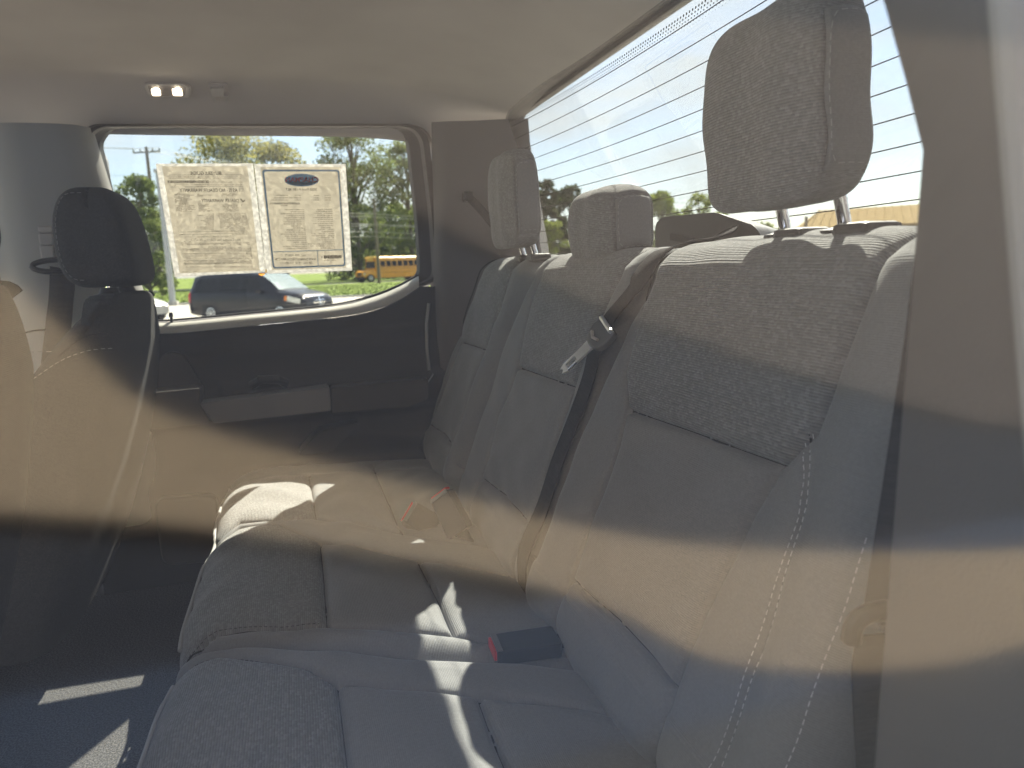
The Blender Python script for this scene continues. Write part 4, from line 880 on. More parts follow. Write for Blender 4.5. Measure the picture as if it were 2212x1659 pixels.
# ================================================================== NEAR DOOR (camera looks through its window)
nd = thing('near_door', 'rear driver side door whose dusty window the picture is taken through', 'car door', (0, .08, -1.1))
LN = math.tan(math.radians(13)); nn0 = np.array([0, 1, -LN]) / math.hypot(1, LN)
def npn(x, z, off=0): return np.array([x, .10 + z * LN, z]) + nn0 * off
pp = [(-.56, -.16), (.19, -.16), (.185, .10), (.16, .30), (-.44, .33)]
pp = roundpoly([(a, b) for a, b in pp], .03, 6)
mb = MB(); mb.prism([npn(a, b) for a, b in pp], nn0 * .004); mb.obj('window_glass', m_near, nd)
cN = np.mean(pp, 0); ro = [npn(*(cN + (np.array(p) - cN) * 1.12), -.005) for p in pp]; ri = [npn(*(cN + (np.array(p) - cN) * 1.0), -.003) for p in pp]; rb = [npn(*(cN + (np.array(p) - cN) * 1.12), .012) for p in pp]; rc = [npn(*(cN + (np.array(p) - cN) * 1.0), .010) for p in pp]
n = len(pp); V = ro + ri + rc + rb; F = []
for a, b in ((0, 1), (1, 2), (2, 3), (3, 0)): F += [(a * n + i, a * n + (i + 1) % n, b * n + (i + 1) % n, b * n + i) for i in range(n)]
mesh('window_frame', V, F, m_black, nd, False)
mb = MB(); mb.box((-.62, .03, -1.1), (.30, .09, -.20), .03); mb.obj('door_skin', m_paint, nd)
mb = MB(); mb.box((-.40, .015, -.36), (-.20, .032, -.32), .006); mb.obj('door_handle', m_black, nd)

# ================================================================== OUTSIDE
GZ = -1.64
m_asph = plastic('pale_lot_paving', (.36, .345, .31), .9, grain=40, bump=.3, vary=.12, spec=.2)
m_road = plastic('road_asphalt', (.17, .165, .16), .9, grain=30, bump=.2, vary=.1)
m_kerb = plastic('concrete', (.42, .41, .38), .9, grain=60, bump=.2)
def grassmat(name, a, b):
    m, t, bs = base(name); g = N(t, 'ShaderNodeTexCoord'); n1 = N(t, 'ShaderNodeTexNoise'); n1.inputs['Scale'].default_value = 1.3; n1.inputs['Detail'].default_value = 8; n1.inputs['Roughness'].default_value = .7
    L(t, g.outputs['Object'], n1.inputs['Vector']); rp = N(t, 'ShaderNodeValToRGB'); rp.color_ramp.elements[0].position = .35; rp.color_ramp.elements[1].position = .68; rp.color_ramp.elements[0].color = a + (1,); rp.color_ramp.elements[1].color = b + (1,)
    L(t, n1.outputs['Fac'], rp.inputs[0]); L(t, rp.outputs[0], bs.inputs['Base Color']); bs.inputs['Roughness'].default_value = .95; bs.inputs['Specular IOR Level'].default_value = .1; return m
m_grass = grassmat('lawn_grass', (.085, .13, .022), (.17, .22, .05))
def plane(name, x0, x1, y0, y1, z, mat, kind='structure', **kw):
    nx, ny = 24, 12; V = [(x0 + (x1 - x0) * i / nx, y0 + (y1 - y0) * j / ny, z) for i in range(nx + 1) for j in range(ny + 1)]
    o = mesh(name, V, [(i * (ny + 1) + j, (i + 1) * (ny + 1) + j, (i + 1) * (ny + 1) + j + 1, i * (ny + 1) + j + 1) for i in range(nx) for j in range(ny)], mat, None, False); o['kind'] = kind; return o
plane('ground', -600, 700, -500, 86, GZ - .04, m_grass)
LZ = GZ + .26
V = [(x, y, z) for x in np.linspace(-200, 260, 24) for y, z in ((48.6, GZ - .02), (60, GZ + .05), (75, GZ + .17), (87, LZ), (130, LZ), (300, LZ + .3), (900, LZ + 1))]
o = mesh('lawn', V, [(i * 7 + j, (i + 1) * 7 + j, (i + 1) * 7 + j + 1, i * 7 + j + 1) for i in range(23) for j in range(6)], m_grass, None, False); o['kind'] = 'structure'
plane('parking_lot', -70, 90, -14, 48.6, GZ, m_asph)
plane('road', -190, 250, 90, 97, LZ + .006, m_road)
mb = MB(); mb.box((-70, 48.6, GZ - .02), (90, 48.85, GZ + .12), .03); k = mb.obj('kerb', m_kerb); k['kind'] = 'structure'
gv = []; gf = []
for i in range(26000):                                                    # mown blades along the near part of the lawn
    x = random.uniform(-32, 44); y = 48.9 + random.random() ** 1.7 * 34; h = random.uniform(.05, .14); gz = float(np.interp(y, [48.6, 60, 75, 87], [GZ - .02, GZ + .05, GZ + .17, LZ])); a = random.uniform(0, 3.14); dx, dy = .05 * math.cos(a), .05 * math.sin(a); q = len(gv)
    gv += [(x - dx, y - dy, gz - .01), (x + dx, y + dy, gz - .01), (x + random.uniform(-.05, .05), y + random.uniform(-.05, .05), gz - .01 + h)]; gf.append((q, q + 1, q + 2))
gr = mesh('lawn_blades', gv, gf, m_grass, None, False); tag(gr, 'short sunlit grass blades on the lawn beyond the lot', 'grass', kind='stuff')

def bear(px, d):
    r = ray(px, 590); h = math.hypot(r[0], r[1]); return np.array([r[0] / h * d, r[1] / h * d, GZ])
def zat(px, py, d):
    r = ray(px, py); return r[2] / math.hypot(r[0], r[1]) * d
def leafmat(name, a, b, c):
    m = bpy.data.materials.new(name); m.use_nodes = True; t = m.node_tree; t.nodes.clear()
    o = N(t, 'ShaderNodeOutputMaterial'); mxs = N(t, 'ShaderNodeMixShader'); d = N(t, 'ShaderNodeBsdfDiffuse'); r = N(t, 'ShaderNodeBsdfTranslucent')
    g = N(t, 'ShaderNodeTexCoord'); n1 = N(t, 'ShaderNodeTexNoise'); n1.inputs['Scale'].default_value = .9; n1.inputs['Detail'].default_value = 6; L(t, g.outputs['Object'], n1.inputs['Vector'])
    rp = N(t, 'ShaderNodeValToRGB'); e = rp.color_ramp.elements; e[0].position = .3; e[1].position = .7; e[0].color = a + (1,); e[1].color = c + (1,); k = e.new(.5); k.color = b + (1,)
    L(t, n1.outputs['Fac'], rp.inputs[0]); L(t, rp.outputs[0], d.inputs[0]); L(t, rp.outputs[0], r.inputs[0]); mxs.inputs[0].default_value = .45
    L(t, d.outputs[0], mxs.inputs[1]); L(t, r.outputs[0], mxs.inputs[2]); L(t, mxs.outputs[0], o.inputs[0]); return m
m_olive = leafmat('olive_leaves', (.16, .165, .05), (.26, .25, .075), (.36, .33, .11)); m_green = leafmat('green_leaves', (.075, .11, .035), (.14, .175, .055), (.22, .25, .085)); m_dark = leafmat('dark_needles', (.035, .05, .025), (.065, .085, .035), (.10, .12, .05)); m_lime = leafmat('bright_leaves', (.10, .14, .025), (.16, .20, .04), (.22, .25, .06))
m_bark = plastic('bark', (.10, .085, .065), .95, grain=25, bump=.8, vary=.3)
def tree(label, px, d, top, wpx, mat, n=5200, leaf=.27, name='broadleaf_tree', lowfrac=.22, nclump=34, spread=1.0, seed=0, group=None, conical=0.0):
    rr = np.random.default_rng(seed + int(px)); b = bear(px, d); H = zat(px, top, d) - GZ; R = wpx / FPX * d / 2
    t = thing(name, label, 'tree', tuple(b), group)
    # trunk and limbs
    mb = MB(); z0 = H * lowfrac; mb.tube([b, b + [0.05, 0, z0 * .5], b + [.1, .05, z0], b + [.0, .1, H * .55], b + [.1, 0, H * .85]], [H * .026, H * .021, H * .017, H * .010, H * .003], 9)
    cl = []
    for i in range(nclump):
        z = rr.uniform(lowfrac, .97); f = (z - lowfrac) / (1 - lowfrac)
        prof = (math.sin(math.pi * min(1, .12 + .88 * f) ** .8) ** .55 if not conical else (1 - f) ** .8 + .08); a = rr.uniform(0, 6.28); q = R * prof * math.sqrt(rr.uniform(.05, 1.05))
        c = b + np.array([q * math.cos(a), q * math.sin(a), z * H]); cl.append((c, R * rr.uniform(.26, .44) * spread * (.6 if conical else 1)))
        if i % 2 == 0: s_ = b + np.array([.05, .05, max(z0, H * (z - .22))]); mb.tube([s_, (s_ + c) / 2 + [0, 0, .15], c], [H * .008, H * .005, H * .0015], 5, False)
    mb.obj('trunk', m_bark, t, True)
    pc = rr.integers(0, nclump, n); cc = np.array([c for c, _ in cl])[pc]; rad = np.array([r for _, r in cl])[pc]
    dv = rr.normal(size=(n, 3)); dv /= np.linalg.norm(dv, axis=1)[:, None]; p = cc + dv * (rad * rr.uniform(.25, 1.05, n) ** .6)[:, None] * np.array([1, 1, .72])
    u = rr.normal(size=(n, 3)); u /= np.linalg.norm(u, axis=1)[:, None]; v = np.cross(u, rr.normal(size=(n, 3))); v /= np.linalg.norm(v, axis=1)[:, None]
    s = (leaf * rr.uniform(.6, 1.3, n))[:, None]
    V = np.stack([p - u * s * .5, p + v * s * .34, p + u * s * .5, p - v * s * .34], 1).reshape(-1, 3)
    mesh('crown', V, np.arange(n * 4).reshape(n, 4), mat, t, False)
tree('broad olive tinted tree rising above the left window sheet', 525, 100, 288, 250, m_olive, n=14000, leaf=.42, nclump=60, seed=1)
tree('rounded olive tree just right of the broad one, above the window sheets', 618, 104, 306, 150, m_olive, n=8000, leaf=.42, seed=2)
tree('tall open green tree to the right of the window sheets', 778, 108, 258, 200, m_green, n=12000, leaf=.42, lowfrac=.10, nclump=70, spread=.75, seed=3)
tree('tall green tree cut by the far window\'s right edge', 892, 112, 302, 150, m_green, n=9500, leaf=.42, lowfrac=.10, nclump=54, spread=.75, seed=4)
tree('medium green tree seen between front headrest and window sheets', 318, 66, 378, 125, m_green, n=8000, leaf=.29, lowfrac=.08, nclump=50, spread=.85, seed=5)
gb = 'dense trees beyond the road'
for i, (px, tp, wd, lb) in enumerate(((285, 452, 110, 'dense far tree right beside the front headrest'), (338, 470, 90, 'dense far tree behind the grey lamp post'), (738, 446, 110, 'dense far tree against the right edge of the blue bordered sheet'), (795, 452, 110, 'dense far tree above the front of the school bus'), (848, 440, 110, 'dense far tree above the middle of the school bus'), (905, 446, 120, 'dense far tree at the right edge of the far window, above the bus'))):
    tree(lb, px, 122 + (i % 3) * 6, tp, wd, m_green, n=3800, leaf=.55, lowfrac=.05, nclump=34, seed=20 + i, group=gb)
tree('dark pine left of the low middle headrest', 1178, 62, 382, 80, m_dark, n=7000, leaf=.30, name='pine_tree', nclump=60, lowfrac=.08, spread=.8, seed=40)
tree('dark open pine directly behind the low middle headrest', 1235, 66, 402, 110, m_dark, n=8000, leaf=.30, name='pine_tree', nclump=70, lowfrac=.08, spread=.75, seed=41)
tree('bright green bush below the dark pines, past the far headrest', 1195, 40, 470, 72, m_lime, n=3600, leaf=.16, name='shrub', lowfrac=.03, nclump=40, spread=.9, seed=42)
tree('thin leaved pale tree behind the near headrest\'s left edge', 1430, 56, 414, 110, m_lime, n=5200, leaf=.22, nclump=60, lowfrac=.08, spread=.7, seed=43)
tree('thin leaved pale tree above the belt housing', 1510, 58, 412, 110, m_lime, n=5200, leaf=.22, nclump=60, lowfrac=.08, spread=.7, seed=44)
tree('green tree at the left end of the tan roofed building', 1655, 52, 488, 90, m_green, n=2600, leaf=.22, lowfrac=.03, seed=45)
tree('low green tree behind the seat tops, right of the pines', 1330, 70, 470, 130, m_green, n=3200, leaf=.3, lowfrac=.03, seed=46)

# poles and wires
m_wood = plastic('weathered_wood', (.16, .13, .10), .9, grain=20, bump=.4); m_galv = plastic('galvanised_steel', (.36, .38, .40), .45, grain=30, bump=.05, metal=.3)
def pole(name, label, cat, px, d, top, r, mat, arm=True):
    b = bear(px, d); z = zat(px, top, d); t = thing(name, label, cat, tuple(b))
    mb = MB(); mb.tube([b, [b[0], b[1], z]], [r * 1.25, r], 12); mb.obj('shaft', mat, t, True)
    ends = []
    if arm:
        mb = MB(); a = np.array([b[0], b[1], z - .45]); s = np.array([1.05, .25, .12]); mb.tube([a - s, a + s], .07, 6); mb.obj('crossarm', mat, t)
        for k in (-.95, -.45, .45, .95):
            mb = MB(); q = a + s * k; mb.tube([q, q + [0, 0, .14], q + [0, 0, .30]], [.05, .09, .05], 8); mb.obj('insulator', m_galv, t, True); ends.append(q + [0, 0, .3])
    return t, b, z, ends
t, b1, z1, e1_ = pole('utility_pole', 'slim utility pole with crossarm left of the buyers guide sheet', 'utility pole', 347, 72, 318, .13, m_wood)
t, b2, z2, e2_ = pole('utility_pole', 'bare utility pole behind the school bus', 'utility pole', 818, 84, 428, .16, m_wood, False)
lpole, b3, z3, _ = pole('lamp_post', 'thick grey lamp post partly behind the buyers guide sheet', 'lamp post', 366, 49, 372, .15, m_galv, False)
mb = MB(); mb.box(b3 - [.3, .3, 0], b3 + [.3, .3, .25], .03); mb.obj('base_plinth', m_kerb, lpole)
mb = MB(); mb.box(np.array([b3[0] - .2, b3[1] - .35, z3 - .05]), np.array([b3[0] + .9, b3[1] + .35, z3 + .15]), .05); mb.obj('lamp_head', m_galv, lpole)
tp_, b4, z4, e4_ = pole('utility_pole', 'utility pole at the left end of the tan roofed building', 'utility pole', 1738, 38, 468, .07, m_wood, False)
m_cable = plastic('overhead_cable', (.30, .29, .27), .6, bump=0)
def wire(label, P, r):
    P = np.array(P, float); o = MB(); pts = []
    for a, b in zip(P[:-1], P[1:]):
        for q in np.linspace(0, 1, 12): p = a * (1 - q) + b * q; p[2] -= .35 * 4 * q * (1 - q) * np.linalg.norm(b - a) / 60; pts.append(p)
    o.tube(pts, r, 5); k = o.obj('overhead_wire', m_cable); tag(k, label, 'wire', 'overhead wires beyond the lot')
def wp(px, py, d): p = bear(px, d); p[2] = zat(px, py, d); return p
for k, e in enumerate(e1_): wire(('thin wire on the left end insulator of the crossarm', 'thin wire on the second insulator of the crossarm', 'thin wire on the third insulator of the crossarm', 'thin wire on the right end insulator of the crossarm')[k], [wp(160, 312 + k * 3, 70), e, wp(560, 352 + k * 6, 92)], .012)
for i, (a, b_) in enumerate(((455, 468), (462, 474), (480, 487), (489, 486), (498, 503), (508, 514))): wire(('highest', 'second highest', 'third highest', 'third lowest', 'second lowest', 'lowest')[i] + ' of the six pale wires crossing the dark trees above the bus', [wp(270, a + 8, 80), wp(640, a, 80), wp(815, (a + b_) / 2, 83.7), wp(1010, b_ + 4, 86)], .035)
wire('thin wire on the left part of the far window, below the clouds', [wp(150, 377, 70), wp(345, 380, 71), wp(640, 384, 75)], .012)
wire('thin wire high in the rear window', [wp(1150, 446, 60), wp(1600, 432, 55), wp(2030, 424, 50)], .010)

# ------------------------------------------------------------------ vehicles
m_navy = plastic('dark_navy_paint', (.008, .009, .015), .3, bump=0, vary=.05, coat=.35, spec=.3); m_silver = plastic('pale_silver_paint', (.55, .56, .54), .3, bump=0, coat=.8)
m_cglass = plastic('car_glass', (.010, .012, .015), .12, bump=0, spec=.25); m_wglass = plastic('windscreen_glass', (.20, .25, .26), .08, bump=0, spec=.7, coat=.6)
m_tyre = plastic('tyre_rubber', (.02, .02, .02), .8); m_rim = plastic('silver_rim', (.55, .56, .58), .3, bump=0, metal=.7); m_lampg = plastic('headlamp_glass', (.62, .64, .60), .12, bump=0, spec=.6, coat=.8); m_amber = plastic('amber_lens', (.75, .22, .04), .2, bump=0); m_redl = plastic('red_lens', (.5, .02, .02), .2, bump=0)
class Car:
    def __init__(s, t, rear, fwd, stations):
        s.t = t; s.o = np.array(rear, float); s.f = np.array(fwd, float); s.f /= np.linalg.norm(s.f); s.l = np.array([-s.f[1], s.f[0], 0]); s.st = np.array(stations, float)
    def w(s, x, y, z): return s.o + s.f * x + s.l * y + np.array([0, 0, z])
    def at(s, x): return [np.interp(x, s.st[:, 0], s.st[:, k]) for k in range(1, 8)]   # zlow zsill zbelt ztop wlow wbelt wtop
    def side(s, x, z):
        zl, zs, zb, zt_, wl, wb, wt = s.at(x)
        return float(np.interp(z, [zl, zs, zb, max(zt_ - .06, zb + .01)], [wl, wb, wb, wt]))
    def body(s, mat, n=60, name='body'):
        rows = []
        for x in np.linspace(s.st[0, 0], s.st[-1, 0], n):
            zl, zs, zb, zt_, wl, wb, wt = s.at(x); h = [(wl * .85, zl), (wl, zl + .05), (wb * .995, zs), (wb, (zs + zb) / 2), (wb * .99, zb), ((wb * .45 + wt * .55), zb + (zt_ - zb) * .5), (wt, max(zt_ - .06, zb + .005)), (wt * .93, max(zt_ - .015, zb + .008)), (wt * .55, zt_ + .005), (0, zt_ + .012)]
            rows.append([s.w(x, y, z) for y, z in h] + [s.w(x, -y, z) for y, z in h[::-1][1:]])
        V, F = loftgrid(rows); k = len(rows[0]); F += [tuple(range(k))[::-1], tuple((n - 1) * k + i for i in range(k))]
        o = mesh(name, V, F, mat, s.t, True); autosmooth(o, 40); return o
    def patch(s, name, quad, mat, side, parent=None, off=.006, n=6, th=.0):
        """a panel lying on the body's flank: quad of (x,z) corners"""
        V = []; a, b, c, d = [np.array(q) for q in quad]
        for i in range(n + 1):
            for j in range(n + 1):
                u, v = i / n, j / n; p = (a * (1 - u) + b * u) * (1 - v) + (d * (1 - u) + c * u) * v; V.append(s.w(p[0], side * (s.side(p[0], p[1]) + off), p[1]))
        return mesh(name, V, [(i * (n + 1) + j, (i + 1) * (n + 1) + j, (i + 1) * (n + 1) + j + 1, i * (n + 1) + j + 1) for i in range(n) for j in range(n)], mat, parent or s.t, True)
    def top(s, name, x0, x1, f0, f1, mat, off=.008):
        V = []
        for i in range(9):
            x = x0 + (x1 - x0) * i / 8; zl, zs, zb, zt_, wl, wb, wt = s.at(x); wd = wt * (f0 + (f1 - f0) * i / 8)
            for j in range(9): q = -1 + j / 4; V.append(s.w(x, wd * q, zt_ + .013 + off - .02 * q * q))
        return mesh(name, V, [(i * 9 + j, (i + 1) * 9 + j, (i + 1) * 9 + j + 1, i * 9 + j + 1) for i in range(8) for j in range(8)], mat, s.t, True)
    def wheel(s, x, side, r, y, wdt=.2):
        P = [s.w(x, side * (y - wdt), r), s.w(x, side * (y - wdt + .02), r), s.w(x, side * (y - .02), r), s.w(x, side * y, r), s.w(x, side * (y - .002), r)]
        mb = MB(); mb.tube(P, [r * .93, r, r, r * .94, r * .66], 28); wh = mb.obj('wheel', m_tyre, s.t, True)
        mb = MB(); mb.tube([s.w(x, side * (y - .03), r), s.w(x, side * (y - .004), r), s.w(x, side * (y + .002), r)], [r * .66, r * .66, r * .58], 24); mb.obj('rim', m_rim, wh, True)
        mb = MB()
        for k in range(9):
            a = 2 * math.pi * k / 9; c = lambda q, da: s.w(x, side * (y + .004), r) + s.f * (r * q * math.cos(a + da)) + np.array([0, 0, r * q * math.sin(a + da)])
            mb.prism([c(.22, -.2), c(.52, -.16), c(.52, .16), c(.22, .2)], s.l * side * .002)
        mb.obj('rim_openings', m_black, wh)
        mb = MB(); mb.prism([s.w(x, side * (s.side(x, r + .1) - .01), r) + s.f * (r * 1.22 * math.cos(a)) + np.array([0, 0, max(r * 1.22 * math.sin(a), -r * .5)]) for a in np.linspace(0, 2 * math.pi, 28, endpoint=False)], s.l * side * .016); mb.obj('wheel_arch', m_black, s.t)
# minivan
rn = bear(446, 28.4); fn = bear(594, 26.4); fwd = fn - rn; fwd[2] = 0; fwd /= np.linalg.norm(fwd); rw = rn + np.array([-fwd[1], fwd[0], 0]) * 1.0
van = thing('minivan', 'dark navy minivan with chrome grille parked on the pale lot', 'minivan', (float(rw[0]), float(rw[1]), GZ))
S_ = [(-1.10, .45, .62, .95, 1.00, .80, .86, .70), (-1.02, .28, .55, 1.02, 1.30, .90, .95, .74), (-.86, .24, .50, 1.04, 1.66, .93, .98, .74), (-.5, .22, .48, 1.04, 1.73, .94, 1.0, .76), (.6, .20, .46, 1.03, 1.76, .95, 1.0, .78), (1.7, .20, .46, 1.01, 1.74, .95, 1.0, .78), (2.15, .20, .46, 1.0, 1.69, .95, 1.0, .76), (2.60, .20, .46, .99, 1.42, .95, 1.0, .80), (3.02, .20, .46, .97, 1.10, .95, 1.0, .88), (3.3, .22, .46, .93, 1.04, .95, .99, .88), (3.7, .24, .46, .86, .97, .92, .96, .84), (3.95, .26, .45, .78, .88, .86, .88, .76), (4.06, .32, .45, .66, .74, .76, .78, .66)]
vn = Car(van, (rw[0], rw[1], GZ), fwd, S_); vn.body(m_navy)
for sd2 in (1, -1):
    for q in ([(-.78, 1.08), (.28, 1.07), (.34, 1.58), (-.62, 1.56)], [(.36, 1.07), (1.32, 1.06), (1.38, 1.60), (.42, 1.59)], [(1.42, 1.06), (2.42, 1.05), (2.06, 1.56), (1.46, 1.60)]): vn.patch('side_window', q, m_cglass if q[0][0] < 1 else m_cglass, sd2)
    vn.patch('headlight', [(3.42, .72), (3.90, .62), (3.93, .78), (3.45, .92)], m_lampg, sd2, off=.012); vn.patch('indicator', [(3.30, .74), (3.41, .72), (3.44, .90), (3.34, .90)], m_amber, sd2, off=.012)
    vn.patch('tail_light', [(-1.05, .74), (-.90, .74), (-.86, 1.12), (-.99, 1.10)], m_redl, sd2, off=.012)
    for xx in (.34, 1.40): vn.patch('door_gap', [(xx, .40), (xx + .014, .40), (xx + .014, 1.04), (xx, 1.04)], m_black, sd2, off=.003, n=3)
    for xx in (.95, 1.52): vn.patch('door_handle', [(xx, .86), (xx + .2, .86), (xx + .2, .90), (xx, .90)], m_navy, sd2, off=.025, n=2)
    for xw in (0, 3.08): vn.wheel(xw, sd2, .335, 1.0)
    mb = MB(); c = vn.w(2.30, sd2 * 1.10, 1.10); 
    mb.box(c - [.10, .10, .07], c + [.10, .10, .08], .04); mr = mb.obj('wing_mirror', m_navy, van, True); mb = MB(); mb.tube([vn.w(2.30, sd2 * .96, 1.04), c], .03, 6); mb.obj('mirror_arm', m_black, mr)
vn.top('windscreen', 2.19, 3.0, .93, .93, m_wglass); vn.top('bonnet_crease', 3.10, 3.85, .55, .50, m_navy, off=.006)
# front face: grille, bars, bumper
def ff_(y, z, d=0): 
    e = (y / .8) ** 2 * .22; return vn.w(4.06 - e + d + (.04 if z < .55 else -.35 * max(0, z - .66)), y, z)
def fpatch(name, y0, y1, z0, z1, mat, d, par=None):
    n = 8; V = [ff_(y0 + (y1 - y0) * i / n, z, d) for i in range(n + 1) for z in (z0, z1)]; o = mesh(name, V, [(2 * i, 2 * i + 2, 2 * i + 3, 2 * i + 1) for i in range(n)], mat, par or van, True); return o
gl_ = fpatch('grille', -.52, .52, .56, .84, m_black, .03)
for z in (.60, .69): fpatch('grille_bar', -.50, .50, z, z + .035, m_chrome, .045, gl_)
fpatch('grille_bar', -.035, .035, .56, .84, m_chrome, .05, gl_); fpatch('grille_rim', -.55, .55, .82, .86, m_chrome, .045, gl_)
fpatch('bumper', -.74, .74, .30, .54, m_navy, .06); fpatch('lower_intake', -.45, .45, .32, .42, m_black, .07); fpatch('chrome_strip', -.42, .42, .43, .455, m_chrome, .075)
for y in (-.62, .62): fpatch('fog_lamp', y - .06, y + .06, .36, .44, m_lampg, .072)
fpatch('number_plate', -.16, .16, .45, .55, m_lampg, .08)
# pale car behind the front headrest
cb2 = bear(312, 30); cf = bear(352, 37.5) - cb2; cf = np.array([.75, -.66, 0])
pc = thing('parked_car', 'pale silver car mostly hidden behind the front passenger headrest', 'car', tuple(cb2 - cf / np.linalg.norm(cf) * 3.6))
S2 = [(-.95, .4, .55, .85, .95, .72, .80, .62), (-.8, .28, .5, .92, 1.12, .82, .88, .62), (-.2, .24, .48, .94, 1.38, .86, .90, .58), (.7, .22, .46, .93, 1.46, .88, .91, .58), (1.5, .22, .46, .92, 1.40, .88, .91, .60), (2.2, .22, .46, .90, 1.0, .88, .91, .76), (2.9, .24, .46, .82, .92, .86, .89, .78), (3.4, .28, .45, .70, .80, .78, .80, .66), (3.55, .34, .45, .58, .66, .66, .68, .56)]
c2 = Car(pc, tuple(cb2 - cf / np.linalg.norm(cf) * 3.3), cf, S2); c2.body(m_silver, 40)
for sd2 in (1, -1):
    for q in ([(-.4, .98), (.62, .97), (.66, 1.34), (-.1, 1.32)], [(.7, .97), (1.9, .95), (1.45, 1.33), (.74, 1.36)]): c2.patch('side_window', q, m_cglass, sd2)
    c2.patch('headlight', [(2.95, .60), (3.38, .55), (3.38, .68), (2.98, .76)], m_lampg, sd2, off=.012)
    for xw in (0, 2.7): c2.wheel(xw, sd2, .32, .92)
c2.top('windscreen', 1.55, 2.18, .93, .95, m_wglass)
# school bus
m_yel = plastic('school_bus_yellow', (.72, .33, .03), .35, bump=0, coat=.4); m_yel2 = plastic('bus_roof_yellow', (.80, .50, .12), .4, bump=0)
bb = bear(776, 92); bb[2] = LZ; bfwd = np.array([-.88, -.47, 0]); bfwd /= np.linalg.norm(bfwd)
bus = thing('school_bus', 'yellow school bus with a bonnet driving on the road', 'school bus', tuple(bb))
bo_ = bb - bfwd * 8.0
SB = [(-2.6, .55, .9, 1.75, 3.02, 1.18, 1.2, 1.05), (-2.5, .5, .9, 1.75, 3.1, 1.2, 1.22, 1.08), (5.9, .5, .9, 1.75, 3.1, 1.2, 1.22, 1.08), (6.25, .5, .9, 1.75, 3.0, 1.2, 1.22, 1.06)]
bs_ = Car(bus, bo_, bfwd, SB); bs_.body(m_yel, 30)
SH = [(6.25, .55, .8, 1.35, 1.62, 1.05, 1.1, .95), (7.6, .55, .8, 1.28, 1.48, 1.0, 1.04, .85), (8.0, .6, .8, 1.15, 1.3, .92, .95, .75)]
bh = Car(bus, bo_, bfwd, SH); bh.body(m_yel, 12, 'bonnet')
rfm = []
for x in np.linspace(-2.5, 6.3, 12): rfm.append([bs_.w(x, 1.12 * math.cos(a), 3.0 + .22 * math.sin(a)) for a in np.linspace(0, math.pi, 11)])
V, F = loftgrid(rfm); mesh('roof', V, F + [tuple(range(11)), tuple(11 * 11 + i for i in range(11))], m_yel2, bus, True)
for sd2 in (1, -1):
    for i in range(9): x = -2.2 + i * .88; bs_.patch('side_window', [(x, 1.95), (x + .72, 1.95), (x + .72, 2.62), (x, 2.62)], m_cglass, sd2, n=2, off=.012)
    for z in (1.15, 1.55, 1.82): bs_.patch('rub_rail', [(-2.5, z), (6.1, z), (6.1, z + .05), (-2.5, z + .05)], m_black, sd2, off=.012, n=4)
    for xw in (-.2, 7.05): (bh if xw > 6 else bs_).wheel(xw, sd2, .50, 1.12)
    bh.patch('headlight', [(7.75, .95), (7.97, .95), (7.97, 1.15), (7.75, 1.15)], m_lampg, sd2, n=2, off=.012)
    mb = MB(); c = bs_.w(6.6, sd2 * 1.35, 2.2); mb.box(c - [.08, .08, .2], c + [.08, .08, .2], .03); mr = mb.obj('mirror', m_black, bus); mb = MB(); mb.tube([bs_.w(6.2, sd2 * 1.1, 2.5), c], .03, 5); mb.obj('mirror_arm', m_black, mr)
def bface(name, y0, y1, z0, z1, x, mat): V = [bs_.w(x, y0, z0), bs_.w(x, y1, z0), bs_.w(x, y1, z1), bs_.w(x, y0, z1)]; return MB().prism(V, bfwd * .02).obj(name, mat, bus)
bface('windscreen', -1.0, 1.0, 1.75, 2.55, 6.26, m_cglass); bface('sign_board', -.8, .8, 2.68, 2.95, 6.26, m_yel2); bface('warning_lamp', -1.0, -.82, 2.68, 2.9, 6.27, m_redl); bface('warning_lamp', .82, 1.0, 2.68, 2.9, 6.27, m_redl)
bface('grille', -.45, .45, .85, 1.2, 8.01, m_black); bface('bumper', -1.1, 1.1, .5, .75, 8.05, m_black)
# tan roofed building behind
m_tan = plastic('tan_metal_roof', (.24, .18, .095), .95, grain=30, bump=.1, vary=.15, spec=.02); m_wall = plastic('grey_block_wall', (.22, .21, .20), .9, grain=40, bump=.3)
bl_ = thing('low_building', 'low grey building with a wide tan metal roof behind the truck', 'building', tuple(bear(1860, 42)))
A_ = bear(1714, 40); B_ = bear(2060, 40); zE = zat(1850, 494, 40); zR = zat(1850, 456, 46)
dv = (B_ - A_) / np.linalg.norm(B_ - A_); nb_ = np.array([dv[1], -dv[0], 0]); nb_ = nb_ if nb_[0] > 0 else -nb_; LB = np.linalg.norm(B_ - A_)
def bw(a, b, z): p = A_ + dv * a + nb_ * b; return np.array([p[0], p[1], z])
mb = MB(); mb.prism([bw(0, -.2, zE), bw(LB, -.2, zE), bw(LB, 5.5, zR), bw(.8, 5.5, zR)], (0, 0, .12)); mb.prism([bw(.8, 5.5, zR), bw(LB, 5.5, zR), bw(LB, 11, zE), bw(0, 11, zE)], (0, 0, .12)); rf = mb.obj('roof', m_tan, bl_)
for i in range(int(LB / .42)): a = .3 + i * .42; mb = MB(); mb.tube([bw(a, -.2, zE + .14), bw(max(a, .8), 5.5, zR + .14)], .03, 5); mb.obj('roof_seam', m_tan, rf)
mb = MB(); mb.prism([bw(.5, .5, GZ), bw(LB, .5, GZ), bw(LB, 10, GZ), bw(.5, 10, GZ)], (0, 0, zE - GZ)); wl_ = mb.obj('wall', m_wall, bl_)
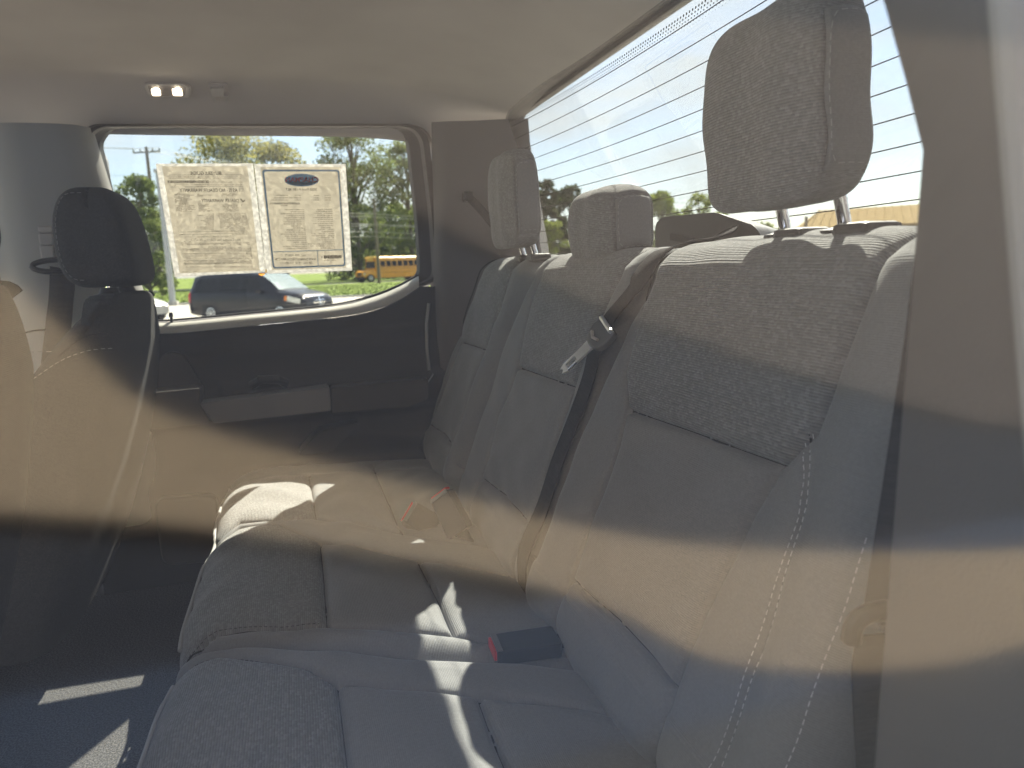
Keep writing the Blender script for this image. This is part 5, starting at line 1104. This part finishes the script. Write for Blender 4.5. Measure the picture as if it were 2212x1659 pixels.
for i in range(5): mb = MB(); mb.prism([bw(1.5 + i * 1.7, .47, -.3), bw(2.4 + i * 1.7, .47, -.3), bw(2.4 + i * 1.7, .47, .7), bw(1.5 + i * 1.7, .47, .7)], -nb_ * .02); mb.obj('window', m_cglass, wl_)

# ================================================================== ADDED BACKDROP BEHIND THE CAMERA (made up for its reflections in the near window)
m_mauve = plastic('mauve_grey_veil_tone', (.185, .163, .162), .8, grain=8, bump=.1, vary=.12); m_veil_blue = plastic('slate_blue_veil_tone', (.072, .082, .112), .6, bump=0, vary=.2, spec=.1); m_tan2 = plastic('tan_reflection_tone', (.60, .49, .37), .8, grain=8, bump=.1, vary=.1)  # veil colours of the added backdrop, chosen to tint the reflections
m_dark_ground = plastic('dark_ground_tone', (.075, .085, .105), .9, grain=30, bump=.2)
plane('added_dark_ground', -20, 40, -6.9, -.6, GZ + .004, m_dark_ground)  # added dark bluish ground, keeps pale paving out of the reflections
sh = thing('reflection_backdrop', 'unseen blue, mauve and tan backdrop added behind the camera to colour the near window reflections', 'building', (2, -7, GZ))
mb = MB(); mb.box((-12, -12, GZ), (26, -6.9, 8.0), .02); mb.obj('blue_veil_backing', m_veil_blue, sh)  # made-up backing that lays a bluish veil over the near window
m_lower_veil = plastic('blue_lower_veil_tone', (.085, .12, .205), .7, grain=8, bump=.1, vary=.1); mb = MB(); mb.box((-14, -6.895, GZ), (26, -6.80, -.25), .02); mb.obj('lower_veil_strip', m_lower_veil, sh)  # added strip, strengthens the bluish veil low in the window
mb = MB(); mb.prism([(x, -6.86, z) for x, z in ((-14, 8.0), (-14, 5.6), (-1, 5.2), (1.2, 4.2), (3.2, 2.9), (5, 2.1), (8, 1.0), (14, -.1), (26, -1.2), (26, 6.5))], (0, -.03, 0)); mb.obj('mauve_veil_shape', m_mauve, sh)  # added shape, outline follows the warm veil in the upper reflection
topc = [(-4.5, 4.6), (-2.32, 3.04), (-1.3, 1.87), (-.18, 1.31), (1.26, .74), (3.38, .03), (7.09, -.55), (10, -.7)]; botc = [(12, -1.5), (6.3, -1.5), (3.56, -1.07), (2.36, -.35), (1.17, .15), (-.65, .72), (-2.27, 1.08), (-4.5, 1.5)]
tt_ = spline(topc, 40); b_ = spline(botc, 40)
mb = MB(); mb.prism([(x * 1.13, -6.78, z * 1.13 + .02) for x, z in np.vstack([tt_, b_])], (0, -.08, 0)); mb.obj('tan_reflection_band', m_tan2, sh)  # added shape standing in for the mirrored hands and phone
